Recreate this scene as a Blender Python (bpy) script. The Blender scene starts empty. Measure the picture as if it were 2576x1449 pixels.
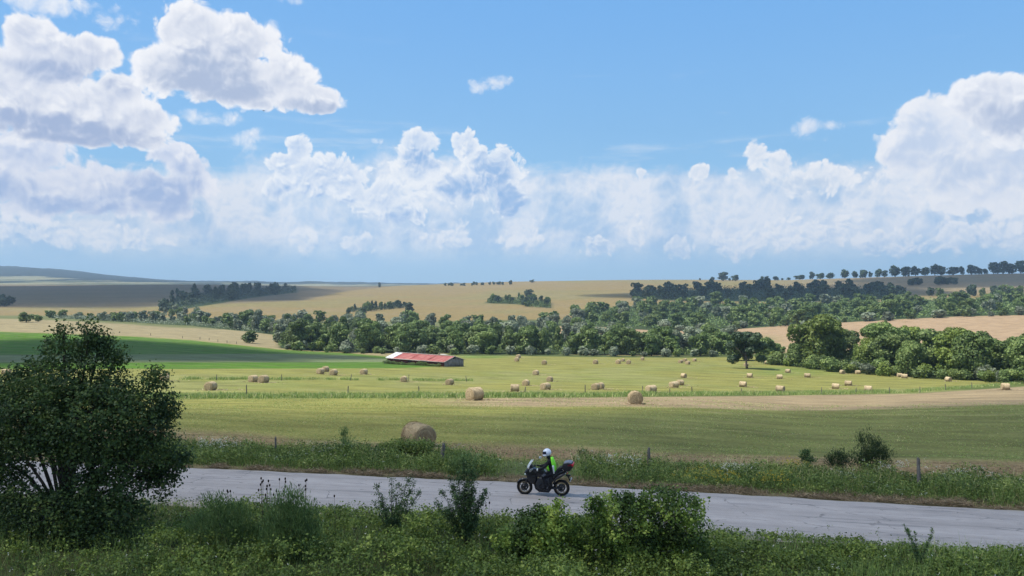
import bpy, math, random
import numpy as np
from mathutils import Vector
R = math.radians
scene = bpy.context.scene
F, CX, CY = 1950.0, 1288.0, 724.5          # focal length and centre of the photograph, in its 2576-wide pixels
# ------------------------------------------------------------------ camera
CAMZ = 8.3
cd = bpy.data.cameras.new('camera'); cam = bpy.data.objects.new('camera', cd); scene.collection.objects.link(cam)
cam.location = (0, 0, CAMZ); cam.rotation_euler = (R(90), 0, 0)
cd.sensor_fit = 'HORIZONTAL'; cd.sensor_width = 36; cd.lens = 36 * F / 2576
cd.clip_start = 0.2; cd.clip_end = 60000
scene.camera = cam
# ------------------------------------------------------------------ light
SUN_EL, SUN_AZ = R(61), R(-98)              # azimuth measured from +Y towards +X
SUN = Vector((math.sin(SUN_AZ) * math.cos(SUN_EL), math.cos(SUN_AZ) * math.cos(SUN_EL), math.sin(SUN_EL)))
sd = bpy.data.lights.new('sun', 'SUN'); sun = bpy.data.objects.new('sun', sd); scene.collection.objects.link(sun)
sd.energy = 5.0; sd.angle = R(0.53); sd.color = (1.0, 0.95, 0.86)
sun.location = (0, 0, 300); sun.rotation_euler = SUN.to_track_quat('Z', 'Y').to_euler()
vs = scene.view_settings
vs.view_transform = 'Standard'; vs.look = 'None'; vs.exposure = 0.35; vs.gamma = 1.0; vs.use_curve_mapping = False
cy = scene.cycles
cy.max_bounces = 6; cy.diffuse_bounces = 2; cy.glossy_bounces = 2; cy.transmission_bounces = 3; cy.volume_bounces = 0
cy.transparent_max_bounces = 24; cy.use_denoising = True; cy.caustics_reflective = False; cy.caustics_refractive = False
cy.sample_clamp_indirect = 4.0
# ------------------------------------------------------------------ node arithmetic
class X:
    """A socket with arithmetic: every operation makes one math node."""
    nt = None
    def __init__(s, sock): s.s = sock
    @staticmethod
    def m(op, *a, clamp=False):
        n = X.nt.nodes.new('ShaderNodeMath'); n.operation = op; n.use_clamp = clamp
        for i, v in enumerate(a):
            if isinstance(v, X): X.nt.links.new(v.s, n.inputs[i])
            else: n.inputs[i].default_value = float(v)
        return X(n.outputs[0])
    def __add__(a, b): return X.m('ADD', a, b)
    __radd__ = __add__
    def __sub__(a, b): return X.m('SUBTRACT', a, b)
    def __rsub__(a, b): return X.m('SUBTRACT', b, a)
    def __mul__(a, b): return X.m('MULTIPLY', a, b)
    __rmul__ = __mul__
    def __truediv__(a, b): return X.m('DIVIDE', a, b)
def xmax(a, b): return X.m('MAXIMUM', a, b)
def xmin(a, b): return X.m('MINIMUM', a, b)
def smax(a, b, k): return X.m('SMOOTH_MAX', a, b, k)
def step(v, lo, hi):
    n = X.nt.nodes.new('ShaderNodeMapRange'); n.interpolation_type = 'SMOOTHSTEP'
    X.nt.links.new(v.s, n.inputs[0]); n.inputs[1].default_value = lo; n.inputs[2].default_value = hi
    return X(n.outputs[0])
def vec(x, y, z):
    n = X.nt.nodes.new('ShaderNodeCombineXYZ')
    for i, v in enumerate((x, y, z)):
        if isinstance(v, X): X.nt.links.new(v.s, n.inputs[i])
        else: n.inputs[i].default_value = v
    return n.outputs[0]
def noise(v, scale, detail=4, rough=.55, dist=0.0, lac=2.0, out=0, kind='FBM', dims='3D'):
    n = X.nt.nodes.new('ShaderNodeTexNoise'); n.noise_dimensions = dims; n.noise_type = kind
    X.nt.links.new(v, n.inputs['Vector'])
    n.inputs['Scale'].default_value = scale; n.inputs['Detail'].default_value = detail
    n.inputs['Roughness'].default_value = rough; n.inputs['Distortion'].default_value = dist; n.inputs['Lacunarity'].default_value = lac
    return X(n.outputs[out])
def voro(v, scale, detail=2, rough=.5, dims='3D'):
    n = X.nt.nodes.new('ShaderNodeTexVoronoi'); n.voronoi_dimensions = dims; n.feature = 'F1'
    X.nt.links.new(v, n.inputs['Vector']); n.inputs['Scale'].default_value = scale
    n.inputs['Detail'].default_value = detail; n.inputs['Roughness'].default_value = rough
    return X(n.outputs['Distance'])
def mixc(f, a, b):
    n = X.nt.nodes.new('ShaderNodeMix'); n.data_type = 'RGBA'
    for i, v in ((0, f), (6, a), (7, b)):
        if isinstance(v, X): X.nt.links.new(v.s, n.inputs[i])
        elif isinstance(v, (int, float)): n.inputs[i].default_value = v
        elif isinstance(v, tuple): n.inputs[i].default_value = (*v, 1) if len(v) == 3 else v
        else: X.nt.links.new(v, n.inputs[i])
    return n.outputs[2]
def vadd(a, b):
    n = X.nt.nodes.new('ShaderNodeVectorMath'); n.operation = 'ADD'
    for i, v in ((0, a), (1, b)):
        if isinstance(v, tuple): n.inputs[i].default_value = v
        else: X.nt.links.new(v, n.inputs[i])
    return n.outputs[0]
def curve(v, pts, lo, hi):
    """piecewise smooth function of v over [lo, hi]; pts are (v, value in 0..1)"""
    t = (v - lo) / (hi - lo)
    n = X.nt.nodes.new('ShaderNodeFloatCurve'); c = n.mapping.curves[0]
    P = [((a - lo) / (hi - lo), b) for a, b in pts]
    while len(c.points) < len(P): c.points.new(0.5, 0.5)
    for p, q in zip(c.points, P): p.location = q
    n.mapping.update(); X.nt.links.new(t.s, n.inputs[1])
    return X(n.outputs[0])
# ------------------------------------------------------------------ sky with its clouds
world = bpy.data.worlds.new('World'); scene.world = world; world.use_nodes = True
X.nt = world.node_tree; X.nt.nodes.clear()
SKY = 0.1
wout = X.nt.nodes.new('ShaderNodeOutputWorld'); bg = X.nt.nodes.new('ShaderNodeBackground'); bg.inputs[1].default_value = SKY
X.nt.links.new(bg.outputs[0], wout.inputs[0])
world.cycles.sampling_method = 'MANUAL'; world.cycles.sample_map_resolution = 256
sky = X.nt.nodes.new('ShaderNodeTexSky'); sky.sky_type = 'NISHITA'; sky.sun_disc = False
sky.sun_elevation = SUN_EL; sky.sun_rotation = SUN_AZ; sky.altitude = 500; sky.air_density = 1.0; sky.dust_density = 0.6; sky.ozone_density = 1.6
tc = X.nt.nodes.new('ShaderNodeTexCoord'); D = tc.outputs['Generated']
sx = X.nt.nodes.new('ShaderNodeSeparateXYZ'); X.nt.links.new(D, sx.inputs[0])
dx, dy, dz = (X(o) for o in sx.outputs)
K = F / 100                                  # angles in units of 100 pixels of the photograph
AZ = X.m('ARCTAN2', dx, dy) * K; EL = X.m('ARCSINE', dz) * K
def ang(px, py):
    az = math.atan((px - CX) / F); return az * K, math.atan((CY - py) / F * math.cos(az)) * K
P2 = vec(AZ, EL, 0.0); P3 = vec(dx * K, dy * K, dz * K)
def vmath(op, *a, out=0):
    n = X.nt.nodes.new('ShaderNodeVectorMath'); n.operation = op
    for i, v in enumerate(a):
        if isinstance(v, tuple): n.inputs[i].default_value = v
        else: X.nt.links.new(v, n.inputs[i])
    return n.outputs[out]
warp = X.nt.nodes.new('ShaderNodeTexNoise'); warp.noise_dimensions = '2D'
X.nt.links.new(P2, warp.inputs['Vector']); warp.inputs['Scale'].default_value = 1.1; warp.inputs['Detail'].default_value = 3
def field(blobs, k=.35, base=None):
    """union of soft ellipses (centre and radii in photo pixels, weight)"""
    f = None
    for (x, y, rx, ry, w) in blobs:
        a, e = ang(x, y); s_ = (100 / rx, 100 / ry, 0)
        v = vmath('MULTIPLY_ADD', P2, s_, (-a * s_[0], -e * s_[1], 0))
        b = X.m('MULTIPLY_ADD', X(vmath('DOT_PRODUCT', v, v, out=1)), -w, w)
        f = b if f is None else smax(f, b, k)
    return xmax(f, -1.5)
def puffs(scale, o=(0, 0), fine=None):
    v = vmath('MULTIPLY_ADD', warp.outputs['Color'], (.55, .55, 0), vadd(P2, (o[0], o[1], 0)))
    smooth = (0.62 - voro(v, scale, 1.0, .5, dims='2D')) * .85 + (0.5 - voro(v, scale * 2.6, 2.0, .55, dims='2D')) * .42
    if fine is None: return smooth
    return smooth, smooth + (noise(v, scale * 3.2, 5, .6, dims='2D') - 0.5) * fine
def pair(scale, o, fine): return puffs(scale, (0, 0), fine) + (puffs(scale, o),)
NEAR = pair(1.02, (-.06, .12), .45)
FAR = pair(1.7, (-.04, .08), .40)
S = 1 / SKY / 2 ** .35         # the clouds and the blue as the exposure above shows them
def rgb(r, g, b): # sRGB bytes of the photograph -> light
    return tuple((((v / 255) + .055) / 1.055) ** 2.4 * S for v in (r, g, b))
def layer(base, blobs, shade, set_, amp, edge, lit, dark, relief, op=1.0, k=.35, dk=1.0):
    ps, p, p2 = set_
    f = field(blobs, k); d = f + p * amp
    al = step(d, 0.0, edge)
    sh = (p2 - ps) * relief + step(ps, .40, -.10) * .42 * step(d, .1, .7) + step(f, 0.15, 1.0) * 0.30
    if shade: sh = sh + step(field(shade) + p2 * 1.1, -.75, 1.3) * dk
    c = mixc(step(sh, -.15, 1.75), lit, dark)
    return mixc(al * op, base, c)
# clear air: the physical sky, a little bluer as the camera saw it, paler near the horizon
up = step(EL, 0.0, 8.0)
skyc = mixc(0.80, sky.outputs[0], mixc(up, rgb(152, 204, 240), rgb(116, 182, 247)))
# generic fair-weather cumulus over the rest of the dome
side = xmax(step(X.m('ABSOLUTE', AZ), 15, 22), step(EL, 8.2, 12.0))
g1 = noise(P3, .16, 6, .6); gd = (g1 - 0.485) * 6
skyc = mixc(step(gd, -.1, .7) * side * step(EL, -.2, 1.5), skyc, mixc(step(gd, .5, 2.2), rgb(246, 247, 252), rgb(196, 203, 222)))
# distant bank along the horizon: a top edge that wanders, fading into the blue air below
top = curve(AZ, [(-14, .30), (-12.5,.30),(-9.5,.30),(-8,.40),(-7.0,.46),(-6,.52),(-2.5,.56),(-1.5,.55),(0.8,.50),(2,.53),(4.5,.50),(7.5,.51),(9.5,.50),(11.5,.62),(14,.66)], -14, 14) * 6.0 + .20
soft = noise(vec(AZ * .35, EL * 1.2, 3.0), 1.0, 4, .5) - .5
bd = (top - EL) * 1.1 + FAR[1] * .25 + soft * 1.2
ba = step(bd, 0.0, .6) * step(EL, 0.35, 1.3)
bt = step(noise(vadd(vec(AZ, EL * .7, 0), (9.3, 0, .0)), .62, 4, .55) + FAR[0] * .10, .40, .62)
bsh = X.m('ADD', bt * .95, (FAR[2] - FAR[0]) * .9 + step(EL, 2.2, .6) * .2, clamp=True)
skyc = mixc(ba * .92, skyc, mixc(bsh, rgb(238, 241, 248), rgb(180, 207, 237)))
# small low cumulus inside the bank
skyc = layer(skyc, [(300,600,120,34,.8),(100,590,130,40,.8),(760,600,50,40,.8),(910,612,60,30,.8),(1130,605,90,30,.8),(1165,585,26,34,.8),(1310,610,60,40,.7),(1510,620,60,30,.8),(1600,590,26,50,.8),(1720,625,60,36,.8),(1850,610,70,50,.7),(2000,590,90,50,.8),(2130,560,50,60,.8),(2230,610,90,40,.8),(2400,590,100,44,.7),(2530,600,90,44,.8)],
    [(1480,640,300,26,.6),(2250,640,400,22,.6),(1000,640,300,20,.6)], FAR, 1.1, .5, rgb(249,249,251), rgb(186,211,238), 1.6, op=.85, k=.1)
# thin veils
skyc = mixc(step(noise(vec(AZ * .22, EL * 1.5, 8.0), 1.2, 5, .6) + step(EL, 4.6, 3.2) * .10, .60, .80) * step(EL, 1.5, 2.5) * step(EL, 6.5, 4.0) * .45, skyc, rgb(226, 236, 247))
# towers that rise from the bank in the middle
skyc = layer(skyc, [(755,375,36,42,1),(730,420,70,40,1),(830,440,130,60,1),(700,470,50,36,.9),(950,490,120,60,.8),(1055,365,60,46,1),(1050,420,70,60,.8),(1172,365,40,46,1),(1215,410,50,46,1),(1270,430,56,70,1),(1180,470,130,60,.8),(1275,500,56,56,.9),(1020,530,60,50,.7)],
    [(760,520,120,50,.8),(1075,400,60,30,.8),(1280,510,60,44,1.3),(1240,430,46,40,.8),(1010,545,60,30,1),(1160,480,60,40,.7),(900,560,80,30,.8)], FAR, .90, .30, rgb(248,250,253), rgb(150,186,230), .8, op=.95)
skyc = layer(skyc, [(1615,436,20,22,1),(1757,434,34,24,1),(1840,440,28,20,1),(1905,388,32,40,1),(1960,415,50,38,.9),(2050,450,120,46,.7)],
    [(1960,470,120,30,.8)], FAR, .95, .45, rgb(248,249,252), rgb(200,217,238), .9, op=.95)
# the great cumulus on the right
skyc = layer(skyc, [(2330,290,66,60,1),(2420,360,180,100,1),(2520,430,240,110,.9),(2300,400,90,60,.9)],
    [(2330,360,70,60,.6),(2420,430,60,30,.6),(2330,450,80,30,.5),(2560,420,60,40,.6)], NEAR, .80, .30, rgb(245,246,250), rgb(202,216,238), 1.0)
skyc = layer(skyc, [(2490,250,96,62,1),(2590,280,130,80,1)],
    [(2560,300,110,36,1.1)], NEAR, .78, .30, rgb(248,249,253), rgb(184,197,222), .9)
# left: the low broken cumulus, then the layered one, then the big one, then small scraps
skyc = layer(skyc, [(70,390,110,70,1),(200,460,180,70,1),(340,480,180,70,.9),(440,400,60,46,.9),(505,440,56,60,.9),(60,480,150,70,.9),(430,500,110,54,.7)],
    [(400,470,110,50,1.1),(440,530,90,30,1),(30,480,60,30,.8),(180,520,200,24,.9),(300,400,60,30,.5)], NEAR, .92, .32, rgb(246,246,251), rgb(172,192,228), 1.0, op=.96)
skyc = layer(skyc, [(80,110,70,66,1),(215,140,80,54,1),(120,180,160,60,1),(40,210,100,60,1),(170,270,190,70,1),(60,260,140,60,1),(290,230,70,50,1),(340,310,96,60,.95),(200,330,180,40,.8)],
    [(140,180,90,30,.8),(200,340,190,26,1.5),(80,300,120,20,1.0),(230,200,60,26,.6)], NEAR, .80, .30, rgb(249,249,252), rgb(168,184,216), .85)
skyc = layer(skyc, [(490,90,110,80,1),(600,110,120,70,1),(430,170,96,70,1),(560,190,200,70,1),(700,200,100,70,1),(790,250,90,40,1),(650,240,190,40,.9)],
    [(540,215,140,44,1.4),(560,160,110,36,.7),(760,270,120,20,.9)], NEAR, .80, .30, rgb(250,250,253), rgb(176,190,217), .85)
skyc = layer(skyc, [(110,10,120,40,.7),(690,80,30,30,.35),(520,295,90,20,.5),(560,300,60,24,.5),(630,350,42,34,.6),(735,2,40,14,.55),(1210,216,44,24,.75),(1245,206,46,26,.75),(2035,322,44,26,.7),(2075,316,44,18,.6),(2050,345,40,24,.35),(945,352,24,12,.4),(275,40,60,50,.3)],
    None, FAR, .75, .8, rgb(242,245,251), rgb(206,219,241), .6, k=.1, op=.9)
X.nt.links.new(skyc, bg.inputs[0])
# ------------------------------------------------------------------ helpers
rng = np.random.default_rng(7); random.seed(7)
COL = scene.collection
def tag(o, label=None, cat=None, group=None, kind=None):
    for k, v in (('label', label), ('category', cat), ('group', group), ('kind', kind)):
        if v: o[k] = v
    return o
def mesh(name, V, Fq, mats=(), fmat=None, smooth=False, **attrs):
    """mesh from numpy: V (n,3), Fq (m,k) index array or list of such arrays; attrs are per-vertex floats (n,) or colours (n,4)"""
    V = np.asarray(V, np.float32).reshape(-1, 3)
    groups = [np.asarray(f, np.int32) for f in (Fq if isinstance(Fq, (list, tuple)) else [Fq]) if len(f)]
    me = bpy.data.meshes.new(name)
    me.vertices.add(len(V)); me.vertices.foreach_set('co', V.ravel())
    loops = np.concatenate([g.ravel() for g in groups]); tot = np.concatenate([np.full(len(g), g.shape[1], np.int32) for g in groups])
    start = np.concatenate([[0], np.cumsum(tot)[:-1]]).astype(np.int32)
    me.loops.add(len(loops)); me.loops.foreach_set('vertex_index', loops)
    me.polygons.add(len(tot)); me.polygons.foreach_set('loop_start', start)
    for m in mats: me.materials.append(m)
    if fmat is not None: me.polygons.foreach_set('material_index', np.asarray(fmat, np.int32))
    if smooth: me.polygons.foreach_set('use_smooth', np.ones(len(tot), bool))
    for k, a in attrs.items():
        a = np.asarray(a, np.float32)
        if a.ndim == 1: me.attributes.new(k, 'FLOAT', 'POINT').data.foreach_set('value', a)
        else: me.attributes.new(k, 'FLOAT_COLOR', 'POINT').data.foreach_set('color', a.ravel())
    me.update(calc_edges=True); me.validate(verbose=False)
    return me
def obj(name, me, parent=None, loc=None, rot=None, scale=None):
    o = bpy.data.objects.new(name, me); COL.objects.link(o)
    if parent: o.parent = parent
    if loc is not None: o.location = loc
    if rot is not None: o.rotation_euler = rot
    if scale is not None: o.scale = scale
    return o
def empty(name, loc, rz=0.0, label=None, cat=None, group=None):
    o = obj(name, None, loc=loc, rot=(0, 0, rz)); o.empty_display_size = .3
    return tag(o, label, cat, group)
class MB:
    """collects simple shapes into one mesh"""
    def __init__(s): s.V, s.F4, s.F3, s.n = [], [], [], 0
    def add(s, V, F):
        F = np.asarray(F); (s.F4 if F.shape[1] == 4 else s.F3).append(F + s.n)
        V = np.asarray(V, float).reshape(-1, 3); s.V.append(V); s.n += len(V); return s
    def box(s, c, size, rz=0.0, M=None):
        v = np.array([(x, y, z) for x in (-.5, .5) for y in (-.5, .5) for z in (-.5, .5)]) * size
        if M is not None: v = v @ np.array(M).T
        if rz: c_, s_ = math.cos(rz), math.sin(rz); v = v @ np.array([(c_, s_, 0), (-s_, c_, 0), (0, 0, 1)])
        return s.add(v + np.array(c), [(0,1,3,2),(4,6,7,5),(0,4,5,1),(2,3,7,6),(0,2,6,4),(1,5,7,3)])
    def tube(s, pts, rad, n=8, cap=True):
        pts = np.asarray(pts, float); rad = np.broadcast_to(rad, (len(pts),)); rings = []
        for i, p in enumerate(pts):
            t = pts[min(i + 1, len(pts) - 1)] - pts[max(i - 1, 0)]; t /= np.linalg.norm(t) + 1e-9
            a = np.cross(t, (0, 0, 1.0) if abs(t[2]) < .9 else (1.0, 0, 0)); a /= np.linalg.norm(a); b = np.cross(t, a)
            th = np.arange(n) * 2 * math.pi / n
            rings.append(p + rad[i] * (np.outer(np.cos(th), a) + np.outer(np.sin(th), b)))
        V = np.concatenate(rings); F = []
        for i in range(len(pts) - 1):
            for j in range(n): F.append((i*n+j, i*n+(j+1)%n, (i+1)*n+(j+1)%n, (i+1)*n+j))
        if cap:
            V = np.vstack([V, pts[0], pts[-1]]); k = len(pts) * n; T = []
            for j in range(n): T.append((k, (j+1)%n, j)); T.append((k+1, (len(pts)-1)*n+j, (len(pts)-1)*n+(j+1)%n))
            base = s.n; s.add(V, F); s.F3.append(np.array(T) + base); return s
        return s.add(V, F)
    def lathe(s, prof, axis='Y', c=(0,0,0), n=32, closed=True):
        """profile of (radius, along) swept round an axis"""
        P = np.asarray(prof, float); th = np.arange(n) * 2 * math.pi / n; V = []
        for t in th:
            x, z, y = P[:,0] * math.cos(t), P[:,0] * math.sin(t), P[:,1]
            V.append(np.stack({'Y': (x, y, z), 'Z': (x, z, y), 'X': (y, x, z)}[axis], 1))
        V = np.concatenate(V) + np.array(c); m = len(P); F = []
        for i in range(n):
            for j in range(m if closed else m - 1): F.append((i*m+j, i*m+(j+1)%m, ((i+1)%n)*m+(j+1)%m, ((i+1)%n)*m+j))
        return s.add(V, F)
    def loft(s, secs, cap=True):
        """rings of equal point count joined into a skin"""
        secs = [np.asarray(q, float) for q in secs]; m = len(secs[0]); F = []
        for i in range(len(secs) - 1):
            for j in range(m): F.append((i*m+j, i*m+(j+1)%m, (i+1)*m+(j+1)%m, (i+1)*m+j))
        V = np.concatenate(secs); base = s.n
        if cap:
            V = np.vstack([V, secs[0].mean(0), secs[-1].mean(0)]); k = len(secs) * m
            s.add(V, F); s.F3.append(np.array([(k, (j+1)%m, j) for j in range(m)] + [(k+1, k-m+j, k-m+(j+1)%m) for j in range(m)]) + base)
            return s
        return s.add(V, F)
    def build(s, name, mat, parent=None, smooth=False, bevel=0.0, sub=0):
        F = []
        if s.F4: F.append(np.concatenate(s.F4))
        if s.F3: F.append(np.concatenate(s.F3))
        o = obj(name, mesh(name, np.concatenate(s.V), F, [mat], smooth=smooth), parent)
        if bevel: b = o.modifiers.new('bevel', 'BEVEL'); b.width = bevel; b.segments = 2; b.limit_method = 'ANGLE'
        if sub: b = o.modifiers.new('sub', 'SUBSURF'); b.levels = b.render_levels = sub
        return o
def pchip(x, y, xi):
    """monotone cubic interpolation along the first axis of y"""
    x = np.asarray(x, float); y = np.asarray(y, float); h = np.diff(x); sh = (-1,) + (1,) * (y.ndim - 1)
    dl = np.diff(y, axis=0) / h.reshape(sh); m = np.zeros_like(y)
    w1 = (2*h[1:] + h[:-1]).reshape(sh); w2 = (h[1:] + 2*h[:-1]).reshape(sh)
    with np.errstate(all='ignore'):
        mm = (w1 + w2) / (w1 / dl[:-1] + w2 / dl[1:])
    m[1:-1] = np.where(dl[:-1] * dl[1:] > 0, mm, 0); m[0] = dl[0]; m[-1] = dl[-1]
    i = np.clip(np.searchsorted(x, xi) - 1, 0, len(x) - 2); t = ((xi - x[i]) / h[i]).reshape(sh); hh = h[i].reshape(sh)
    return (2*t**3-3*t**2+1)*y[i] + (t**3-2*t**2+t)*hh*m[i] + (-2*t**3+3*t**2)*y[i+1] + (t**3-t**2)*hh*m[i+1]
# value noise on numpy arrays (for shapes, not for shading)
_perm = np.random.default_rng(3).random(65536).astype(np.float32)
def vnoise(x, y, seed=0):
    xi, yi = np.floor(x).astype(np.int64), np.floor(y).astype(np.int64); fx, fy = x - xi, y - yi
    fx, fy = fx*fx*(3-2*fx), fy*fy*(3-2*fy)
    h = lambda a, b: _perm[(a * 7919 + b * 104729 + seed * 1299709) & 65535]
    return (h(xi,yi)*(1-fx)+h(xi+1,yi)*fx)*(1-fy) + (h(xi,yi+1)*(1-fx)+h(xi+1,yi+1)*fx)*fy
def fnoise(x, y, seed=0, oct=4):
    return sum(vnoise(x * 2**i, y * 2**i, seed + i) * .5**i for i in range(oct)) / (2 - .5**(oct-1))
# ------------------------------------------------------------------ materials
def mat(name, rough=.8, spec=.3, col=(.5,.5,.5), metal=0.0, **kw):
    m = bpy.data.materials.new(name); m.use_nodes = True; X.nt = m.node_tree
    b = X.nt.nodes['Principled BSDF']; b.inputs['Base Color'].default_value = (*col, 1)
    b.inputs['Roughness'].default_value = rough; b.inputs['Specular IOR Level'].default_value = spec; b.inputs['Metallic'].default_value = metal
    for k, v in kw.items(): b.inputs[k.replace('_', ' ').title()].default_value = v
    return m, b
def lk(a, b): X.nt.links.new(a.s if isinstance(a, X) else a, b)
def attr(name, out='Fac', kind='GEOMETRY'):
    n = X.nt.nodes.new('ShaderNodeAttribute'); n.attribute_name = name; n.attribute_type = kind; return n.outputs[out]
def coords(kind='Object'): return X.nt.nodes.new('ShaderNodeTexCoord').outputs[kind]
def position(): return X.nt.nodes.new('ShaderNodeNewGeometry').outputs['Position']
def scaled(v, s):
    n = X.nt.nodes.new('ShaderNodeVectorMath'); n.operation = 'MULTIPLY'; lk(v, n.inputs[0]); n.inputs[1].default_value = s; return n.outputs[0]
def bump(h, strength, dist):
    n = X.nt.nodes.new('ShaderNodeBump'); n.inputs['Strength'].default_value = strength; n.inputs['Distance'].default_value = dist; lk(h, n.inputs['Height']); return n.outputs[0]
def mulc(c, f):
    n = X.nt.nodes.new('ShaderNodeVectorMath'); n.operation = 'SCALE'; lk(c, n.inputs[0]); lk(f, n.inputs['Scale']); return n.outputs[0]
def ramp(f, stops):
    n = X.nt.nodes.new('ShaderNodeValToRGB'); e = n.color_ramp.elements
    while len(e) < len(stops): e.new(.5)
    for q, (p, c) in zip(e, stops): q.position = p; q.color = (*c, 1)
    lk(f, n.inputs[0]); return n.outputs[0]
def leaf_mat(name, stops, trans=.25, rough=.55, spec=.25, vary=.25):
    """foliage: the tone of each leaf comes from its own attribute, each plant a little different"""
    m, b = mat(name, rough, spec)
    t = X(attr('tone')); oi = X.nt.nodes.new('ShaderNodeObjectInfo')
    c = ramp(t, stops); c = mulc(c, X(oi.outputs['Random']) * vary * 2 + (1 - vary))
    lk(c, b.inputs['Base Color'])
    tr = X.nt.nodes.new('ShaderNodeBsdfTranslucent'); lk(mulc(c, X.m('ADD', 1.1, 0.0)), tr.inputs[0])
    mx = X.nt.nodes.new('ShaderNodeMixShader'); mx.inputs[0].default_value = trans
    lk(b.outputs[0], mx.inputs[1]); lk(tr.outputs[0], mx.inputs[2]); lk(mx.outputs[0], X.nt.nodes['Material Output'].inputs[0])
    return m
def plain(name, c1, c2, scale=6, rough=.85, spec=.2, bm=.0, dist=.02, stretch=(1,1,1), metal=0.0, contrast=(.35,.65)):
    m, b = mat(name, rough, spec, metal=metal)
    n = noise(scaled(coords(), stretch), scale, 5, .6)
    lk(mixc(step(n, *contrast), c1, c2), b.inputs['Base Color'])
    if bm: lk(bump(n, bm, dist), b.inputs['Normal'])
    return m
# ------------------------------------------------------------------ haze: one closed box of even, thin air
def air(name, lo, hi, dens, col):
    lo, hi = np.array(lo, float), np.array(hi, float)
    o = MB().box((lo + hi) / 2, hi - lo).build(name, None); o.data.materials.clear()
    m = bpy.data.materials.new(name); m.use_nodes = True; nt = m.node_tree; nt.nodes.clear()
    v = nt.nodes.new('ShaderNodeVolumePrincipled'); v.inputs['Density'].default_value = dens; v.inputs['Color'].default_value = (*col, 1)
    v.inputs['Anisotropy'].default_value = .25
    v.inputs['Density Attribute'].default_value = ''; v.inputs['Color Attribute'].default_value = ''; v.inputs['Temperature Attribute'].default_value = ''
    out = nt.nodes.new('ShaderNodeOutputMaterial'); nt.links.new(v.outputs[0], out.inputs['Volume'])
    o.data.materials.append(m); tag(o, kind='stuff'); return o
# ------------------------------------------------------------------ the lie of the land
COLS = np.array([-1200, 0, 450, 900, 1300, 1700, 2100, 2576, 3800.])
DEP = np.array([-80, 0, 8, 15, 21, 26, 36, 45, 85, 130, 180, 240, 320, 420, 520, 650, 800, 1000, 1300, 1600, 2000, 2600, 4000, 5200, 7000.])
NEARZ = [-4.6, -5.6, -6.4, -7.5, -8.15, -8.3, -8.32]
HOR = {   # where the ground of each depth appears in the photograph, per column
    -1200: [1085, 1005, 955, 922, 875, 832, 805, 797, 792, 778, 757, 735, 722, 720, 716, 686, 664, 680],
    0:     [1085, 1003, 955, 922, 880, 838, 808, 799, 793, 778, 757, 735, 721, 719, 714, 690, 671, 690],
    450:   [1090, 1001, 958, 925, 892, 858, 832, 816, 801, 785, 760, 738, 722, 715.5, 717, 709, 706, 707],
    900:   [1105, 1003, 967, 932, 908, 886, 858, 832, 808, 788, 765, 742, 728, 720.5, 721.5, 718, 712, 714],
    1300:  [1108, 1005, 977, 946, 916, 891, 862, 836, 812, 785, 757, 735, 720, 708.5, 712, 718, 714, 716],
    1700:  [1120, 1010, 982, 952, 920, 895, 864, 838, 812, 780, 752, 728, 713, 704, 709, 717, 716, 716],
    2100:  [1135, 1028, 993, 961, 928, 886, 842, 816, 795, 772, 745, 718, 701, 706, 712, 718, 718, 718],
    2576:  [1142, 1021, 984, 962, 935, 888, 836, 795, 772, 755, 735, 705, 688, 696, 706, 716, 718, 718],
    3800:  [1150, 1030, 990, 966, 940, 890, 835, 790, 765, 748, 725, 695, 676, 688, 700, 716, 718, 718]}
ZT = np.zeros((len(DEP), len(COLS)))
for j, c in enumerate(COLS):
    ZT[:7, j] = NEARZ; ZT[7:, j] = [-(p - CY) * d / F for p, d in zip(HOR[int(c)], DEP[7:])]
TD = np.sort(np.concatenate([np.linspace(-80, 60, 141), np.geomspace(60.5, 7000, 600)]))
TC = np.linspace(-1200, 3800, 501)
ZG = pchip(DEP, ZT, TD); ZG = pchip(COLS, ZG.T, TC).T
def ground_rel(px, d):
    i = np.clip(np.searchsorted(TD, d) - 1, 0, len(TD) - 2); t = np.clip((d - TD[i]) / (TD[i+1] - TD[i]), 0, 1)
    q = np.clip((px - TC[0]) / 10, 0, 499.999); j = q.astype(int); s = q - j
    return (ZG[i,j]*(1-s)+ZG[i,j+1]*s)*(1-t) + (ZG[i+1,j]*(1-s)+ZG[i+1,j+1]*s)*t
def gz(x, y):
    """height of the ground at a place"""
    x = np.asarray(x, float); y = np.asarray(y, float)
    px = CX + F * x / np.maximum(y, 28)
    w = np.clip((y - 40) / 40, 0, 1)
    return ground_rel(px, y) + CAMZ + w * (fnoise(x / 23, y / 23, 5, 2) - .5) * .5 + np.clip((y - 3600) / 900, 0, 1) * ((fnoise(x / 210, y / 800, 9, 4) - .5) * 26 + (fnoise(x / 45, y / 300, 13, 3) - .5) * 9)
def gz1(x, y): return float(gz(np.array([x]), np.array([y]))[0])
def on_ground(px, py, lo=20, hi=2600):
    """the nearest place on the ground seen at a point of the photograph"""
    d = np.geomspace(lo, hi, 3000); p = CY - F * (gz((px - CX) / F * d, d) - CAMZ) / d
    k = np.nonzero((p[:-1] >= py) & (p[1:] < py))[0]
    i = k[0] if len(k) else int(np.argmin(np.abs(p - py)))
    return (px - CX) / F * d[i], d[i]
# road: a gently bending centre line
RC = np.array([(-120, 50.5), (-60, 40.6), (-15.5, 33.1), (-.35, 30.4), (18.4, 26.2), (60, 15.5), (110, 1)])
RX = np.linspace(-110, 90, 801); RY = pchip(RC[:,0], RC[:,1], RX)
def road_y(x): return np.interp(x, RX, RY)
def road_off(x, y):
    """signed distance beyond the road's centre line"""
    return (y - road_y(x)) * .978
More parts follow.
